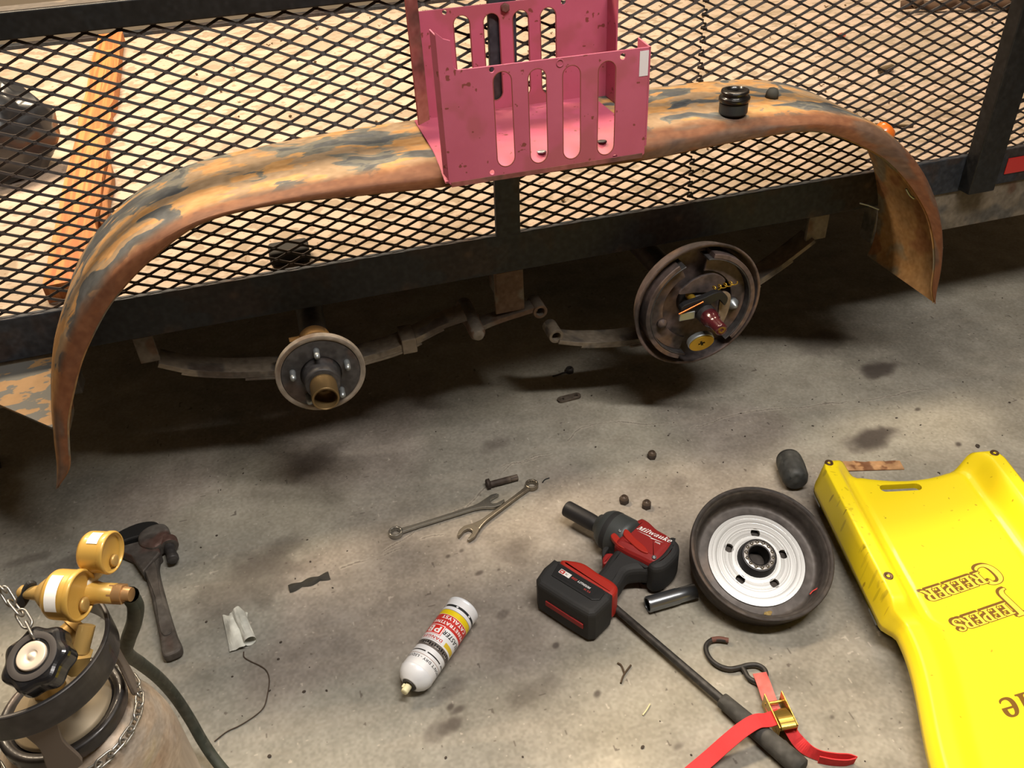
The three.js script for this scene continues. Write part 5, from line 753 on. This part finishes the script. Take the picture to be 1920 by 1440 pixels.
// ---------------------------------------------------------------- gas cylinder with valve, regulator, hose and chain
{
  const CX = -0.365, CZ = 0.945; const tank = thing('gas_cylinder', 'tan steel gas cylinder with a black guard ring and valve handwheel', 'gas cylinder', [CX, 0, CZ]);
  const paint = phys(0xffffff, 0.34, 0.25, { map: speck(801, [164, 148, 130], [[[150, 146, 140], 0.5, 0.2], [[132, 112, 94], 0.66, 0.1]], 0.45), clearcoat: 0.3 });
  const dark = phys(0xffffff, 0.45, 0.35, { map: speck(805, [44, 42, 42], [[[86, 72, 64], 0.62, 0.08]], 0.6), clearcoat: 0.2 }), brass = phys(0xb8975a, 0.4, 0.4), ochre = phys(0xc29a4a, 0.4, 0.15, { clearcoat: 0.2 }), whiteP = std(0xf2f0ea, 0.6);
  const Y = V(0, 1, 0), R = 0.098;
  obj('tank', [turned(V(0, 0, 0), Y, [[0, 0.006], [R * 0.8, 0], [R * 0.97, 0.008], [R, 0.02], [R, 0.40], [R * 0.985, 0.425], [R * 0.93, 0.452], [R * 0.83, 0.474], [R * 0.68, 0.491], [R * 0.5, 0.503], [0.045, 0.508], [0.042, 0.510]], 72)], paint, tank, true);
  obj('neck_collar', [turned(V(0, 0.508, 0), Y, [[0.066, 0], [0.066, 0.014], [0.063, 0.017], [0.056, 0.017], [0.054, 0.010], [0.046, 0.008], [0.044, 0.016], [0.036, 0.02], [0, 0.02]], 56)], dark, tank);
  obj('neck_boss', [turned(V(0, 0.520, 0), Y, [[0.052, 0], [0.050, 0.006], [0.034, 0.012], [0.028, 0.022], [0.020, 0.028], [0.018, 0.04], [0, 0.04]], 40)], std(0x9a8c74, 0.5, 0.3), tank);
  // guard: open ring on three struts
  const RG = 0.083, arcg = (a0, a1, ri, ro, y0, y1) => { const s = new THREE.Shape(); s.absarc(0, 0, ro, a0, a1, false); s.absarc(0, 0, ri, a1, a0, true); s.closePath(); return extr(s, y1 - y0, 0.0018, 2, 60).rotateX(-Math.PI / 2).translate(0, y0, 0); };
  obj('guard_ring', [arcg(-Math.PI * 1.12, Math.PI * 0.46, RG - 0.0055, RG, 0.592, 0.628)], dark, tank);
  for (const a of [0.18, -1.4, -2.75]) { const c = Math.cos(a), s = -Math.sin(a); obj('guard_strut', [extr(smoothShape([[-0.014, 0.512], [0.014, 0.512], [0.011, 0.56], [0.014, 0.60], [-0.014, 0.60], [-0.011, 0.56]]), 0.005, 0.001, 1).applyMatrix4(M4(0, 0, 0)).translate(0, 0, RG - 0.012).applyMatrix4(M4(0, 0, 0, 0, Math.atan2(c, s), 0))], std(0x6a6058, 0.6, 0.2), tank); }
  // valve and handwheel
  const hw = onY(70, 1236, 0.652).sub(V(CX, 0, CZ)); const wa = V(-0.16, 1, 0.30).normalize();
  obj('valve_body', [turned(V(0, 0.548, 0), Y, [[0.016, 0], [0.018, 0.01], [0.014, 0.03], [0.018, 0.036], [0.018, 0.058], [0.012, 0.064], [0, 0.064]], 8), rod(V(0, 0.60, 0), hw.clone().addScaledVector(wa, -0.012), 0.010, 0.010, 16)], brass, tank);
  const hs = new THREE.Shape(); for (let i = 0; i <= 96; i++) { const a = i / 96 * Math.PI * 2, r = 0.0325 + 0.0021 * Math.cos(a * 7); i ? hs.lineTo(r * Math.cos(a), r * Math.sin(a)) : hs.moveTo(r, 0); }
  const qh = new THREE.Quaternion().setFromUnitVectors(V(0, 0, 1), wa); const putH = (g, h) => g.applyQuaternion(qh).translate(hw.x + wa.x * h, hw.y + wa.y * h, hw.z + wa.z * h);
  const wheel = part('handwheel', tank); const bake = phys(0x17181b, 0.25, 0, { clearcoat: 0.5 });
  obj('grip', [putH(extr(hs, 0.027, 0.008, 4), -0.018)], bake, wheel);
  obj('raised_lettering', [turned(hw.clone().addScaledVector(wa, 0.009), wa, [[0.0245, 0], [0.0245, 0.0010], [0.0180, 0.0012], [0.0180, 0]], 40)], std(0x34302f, 0.6), wheel);
  obj('centre_cap', [turned(hw.clone().addScaledVector(wa, 0.009), wa, [[0.0148, 0], [0.0148, 0.0022], [0.0135, 0.003], [0.0070, 0.003], [0.0062, 0.001], [0.0034, 0.001], [0.003, 0.003], [0, 0.0032]], 36)], std(0xcdbfae, 0.45, 0.2), wheel);
  obj('outlet', [rod(V(0.004, 0.60, -0.006), V(0.036, 0.606, -0.030), 0.0125, 0.0125, 8), rod(V(0.036, 0.606, -0.030), V(0.044, 0.6075, -0.036), 0.016, 0.016, 6)], brass, tank);

  // regulator
  const g1 = onY(127, 1115, 0.672), g2 = onY(187, 1035, 0.690), rc = onY(196, 1112, 0.655);
  const reg = thing('gas_regulator', 'brass regulator with two ochre gauges fitted to the gas cylinder', 'regulator', [g1.x, 0.0, g1.z]);
  const Lc = (p) => p.clone().sub(V(g1.x, 0, g1.z));
  const faceDir = V(0.93, -0.02, 0.36).normalize();   // gauge faces look away along the deck
  const gauge = (name, c, r, d, dir, tape) => { const gg = part(name, reg); const b0 = Lc(c).addScaledVector(dir, -d / 2);
    obj('case', [turned(b0, dir, [[0, 0], [r * 0.9, 0], [r * 0.985, 0.003], [r, 0.006], [r, d - 0.006], [r * 1.04, d - 0.005], [r * 1.05, d - 0.001], [r * 0.99, d + 0.001], [r * 0.93, d + 0.0005], [r * 0.90, d - 0.004], [0, d - 0.004]], 48)], ochre, gg);
    // paper tape wrapped over the top of the case
    const q = new THREE.Quaternion().setFromUnitVectors(V(0, 1, 0), dir); const upL = V(0, 1, 0).applyQuaternion(q.clone().invert()); const a0 = Math.atan2(upL.x, upL.z);
    obj('paper_tape', [new THREE.CylinderGeometry(r + 0.0006, r + 0.0006, d * 0.42, 24, 1, true, a0 + tape[0], tape[1]).translate(0, d * tape[2], 0).applyQuaternion(q).translate(b0.x, b0.y, b0.z)], whiteP, gg);
    obj('dial_bridge', [turned(b0.clone().addScaledVector(dir, d - 0.0035).add(V(0, -r * 0.55, 0)), dir, [[0, 0], [r * 0.3, 0], [r * 0.3, 0.003], [r * 0.2, 0.004], [0, 0.004]], 18)], brass, gg); return gg; };
  gauge('delivery_gauge', g1, 0.0260, 0.030, faceDir, [-0.1, 1.5, 0.42]);
  gauge('tank_gauge', g2, 0.0220, 0.028, faceDir, [-0.35, 0.7, 0.56]);
  obj('regulator_body', [turned(Lc(rc).addScaledVector(faceDir, -0.040), faceDir, [[0, 0], [0.010, 0], [0.0125, 0.004], [0.0125, 0.03], [0.011, 0.036], [0.011, 0.052], [0, 0.052]], 30)], ochre, reg);
  obj('gauge_stem', [rod(Lc(g2).add(V(0, -0.018, 0)), Lc(rc).add(V(-0.022, 0.008, -0.004)), 0.0062, 0.0062, 12)], std(0xd8cdb8, 0.5, 0.2), reg);
  obj('gauge_stem', [rod(Lc(g1).add(V(0.0, -0.018, 0)), Lc(rc).add(V(-0.036, -0.004, 0.004)), 0.0075, 0.0075, 12)], brass, reg);
  obj('inlet_pipe', [rod(Lc(onY(163, 1172, 0.642)), Lc(onY(150, 1224, 0.622)), 0.0085, 0.0085, 16), rod(Lc(onY(150, 1222, 0.624)), Lc(onY(140, 1255, 0.606)), 0.0135, 0.0135, 6)], brass, reg);
  obj('outlet_fitting', [rod(Lc(rc).addScaledVector(faceDir, 0.008), Lc(rc).addScaledVector(faceDir, 0.022), 0.0115, 0.0115, 6), rod(Lc(rc).addScaledVector(faceDir, 0.021), Lc(rc).addScaledVector(faceDir, 0.030), 0.0085, 0.0075, 14)], std(0xb08a5e, 0.4, 0.5), reg);
  obj('neck', [turned(Lc(g1).addScaledVector(faceDir, -0.014), faceDir.clone().negate(), [[0.018, 0], [0.017, 0.008], [0.012, 0.014], [0.008, 0.018], [0.0065, 0.032], [0.0075, 0.036], [0.004, 0.04], [0, 0.04]], 22)], brass, reg);
  const kb = Lc(onY(46, 1112, 0.672)); obj('adjusting_key', [extr(smoothShape([[-0.015, -0.004], [0, -0.006], [0.015, -0.004], [0.015, 0.004], [0, 0.006], [-0.015, 0.004]]), 0.006, 0.002, 2).applyMatrix4(M4(kb.x, kb.y, kb.z, 0, 0.5, 0.75))], std(0x161616, 0.6), reg);
  // hose
  const hp = [[244, 1118, 0.648], [254, 1135, 0.628], [252, 1165, 0.585], [240, 1200, 0.530], [237, 1224, 0.47], [262, 1243, 0.38], [298, 1272, 0.27], [328, 1306, 0.18], [356, 1348, 0.11], [380, 1390, 0.06], [406, 1428, 0.03], [450, 1480, 0.012]].map(q => onY(q[0], q[1], q[2]));
  hp.unshift(rc.clone().addScaledVector(faceDir, 0.029));
  tag(obj('gas_hose', [tube(hp, 0.0088, 120, 12)], std(0xffffff, 0.7, 0, { map: speck(811, [52, 58, 50], [[[72, 72, 64], 0.56, 0.1]], 0.6) })), 'dark green rubber gas hose curving down from the regulator to the floor', 'hose');
  // chain around the neck and up to the left
  const linkG = (() => { const c = new THREE.CurvePath(); const pts = []; for (let i = 0; i < 24; i++) { const a = i / 24 * Math.PI * 2; pts.push(V(0.0062 * Math.cos(a) + 0.005 * Math.sign(Math.cos(a)), 0.0050 * Math.sin(a), 0)); } return tube(pts, 0.0014, 40, 6, true); })();
  const galv = phys(0x9c9a94, 0.35, 0.8);
  const chain = (name, label, path, n, group) => { const t = thing(name, label, 'chain'); const c = new THREE.CatmullRomCurve3(path, false, 'centripetal'); for (let i = 0; i < n; i++) { const u = (i + 0.5) / n, p = c.getPointAt(u), tn = c.getTangentAt(u); const q = new THREE.Quaternion().setFromUnitVectors(V(1, 0, 0), tn).multiply(new THREE.Quaternion().setFromAxisAngle(V(1, 0, 0), (i % 2) * Math.PI / 2 + 0.4)); obj('link', linkG.clone().applyQuaternion(q).translate(p.x, p.y, p.z), galv, t); } };
  const ringPath = []; for (let i = 0; i <= 30; i++) { const a = -1.2 + i / 30 * 3.9; ringPath.push(V(CX + 0.0745 * Math.cos(a), 0.495, CZ + 0.0745 * Math.sin(a))); }
  chain('chain', 'galvanised chain wrapped round the cylinder neck', ringPath, 19);
  const up = [[62, 1192, 0.668], [45, 1160, 0.675], [22, 1130, 0.685], [4, 1104, 0.695], [-25, 1080, 0.70], [-60, 1060, 0.70]].map(q => onY(q[0], q[1], q[2]));
  chain('chain', 'galvanised chain hanging beside the handwheel and the regulator key', up, 8);
}
renderer.render(scene, camera);
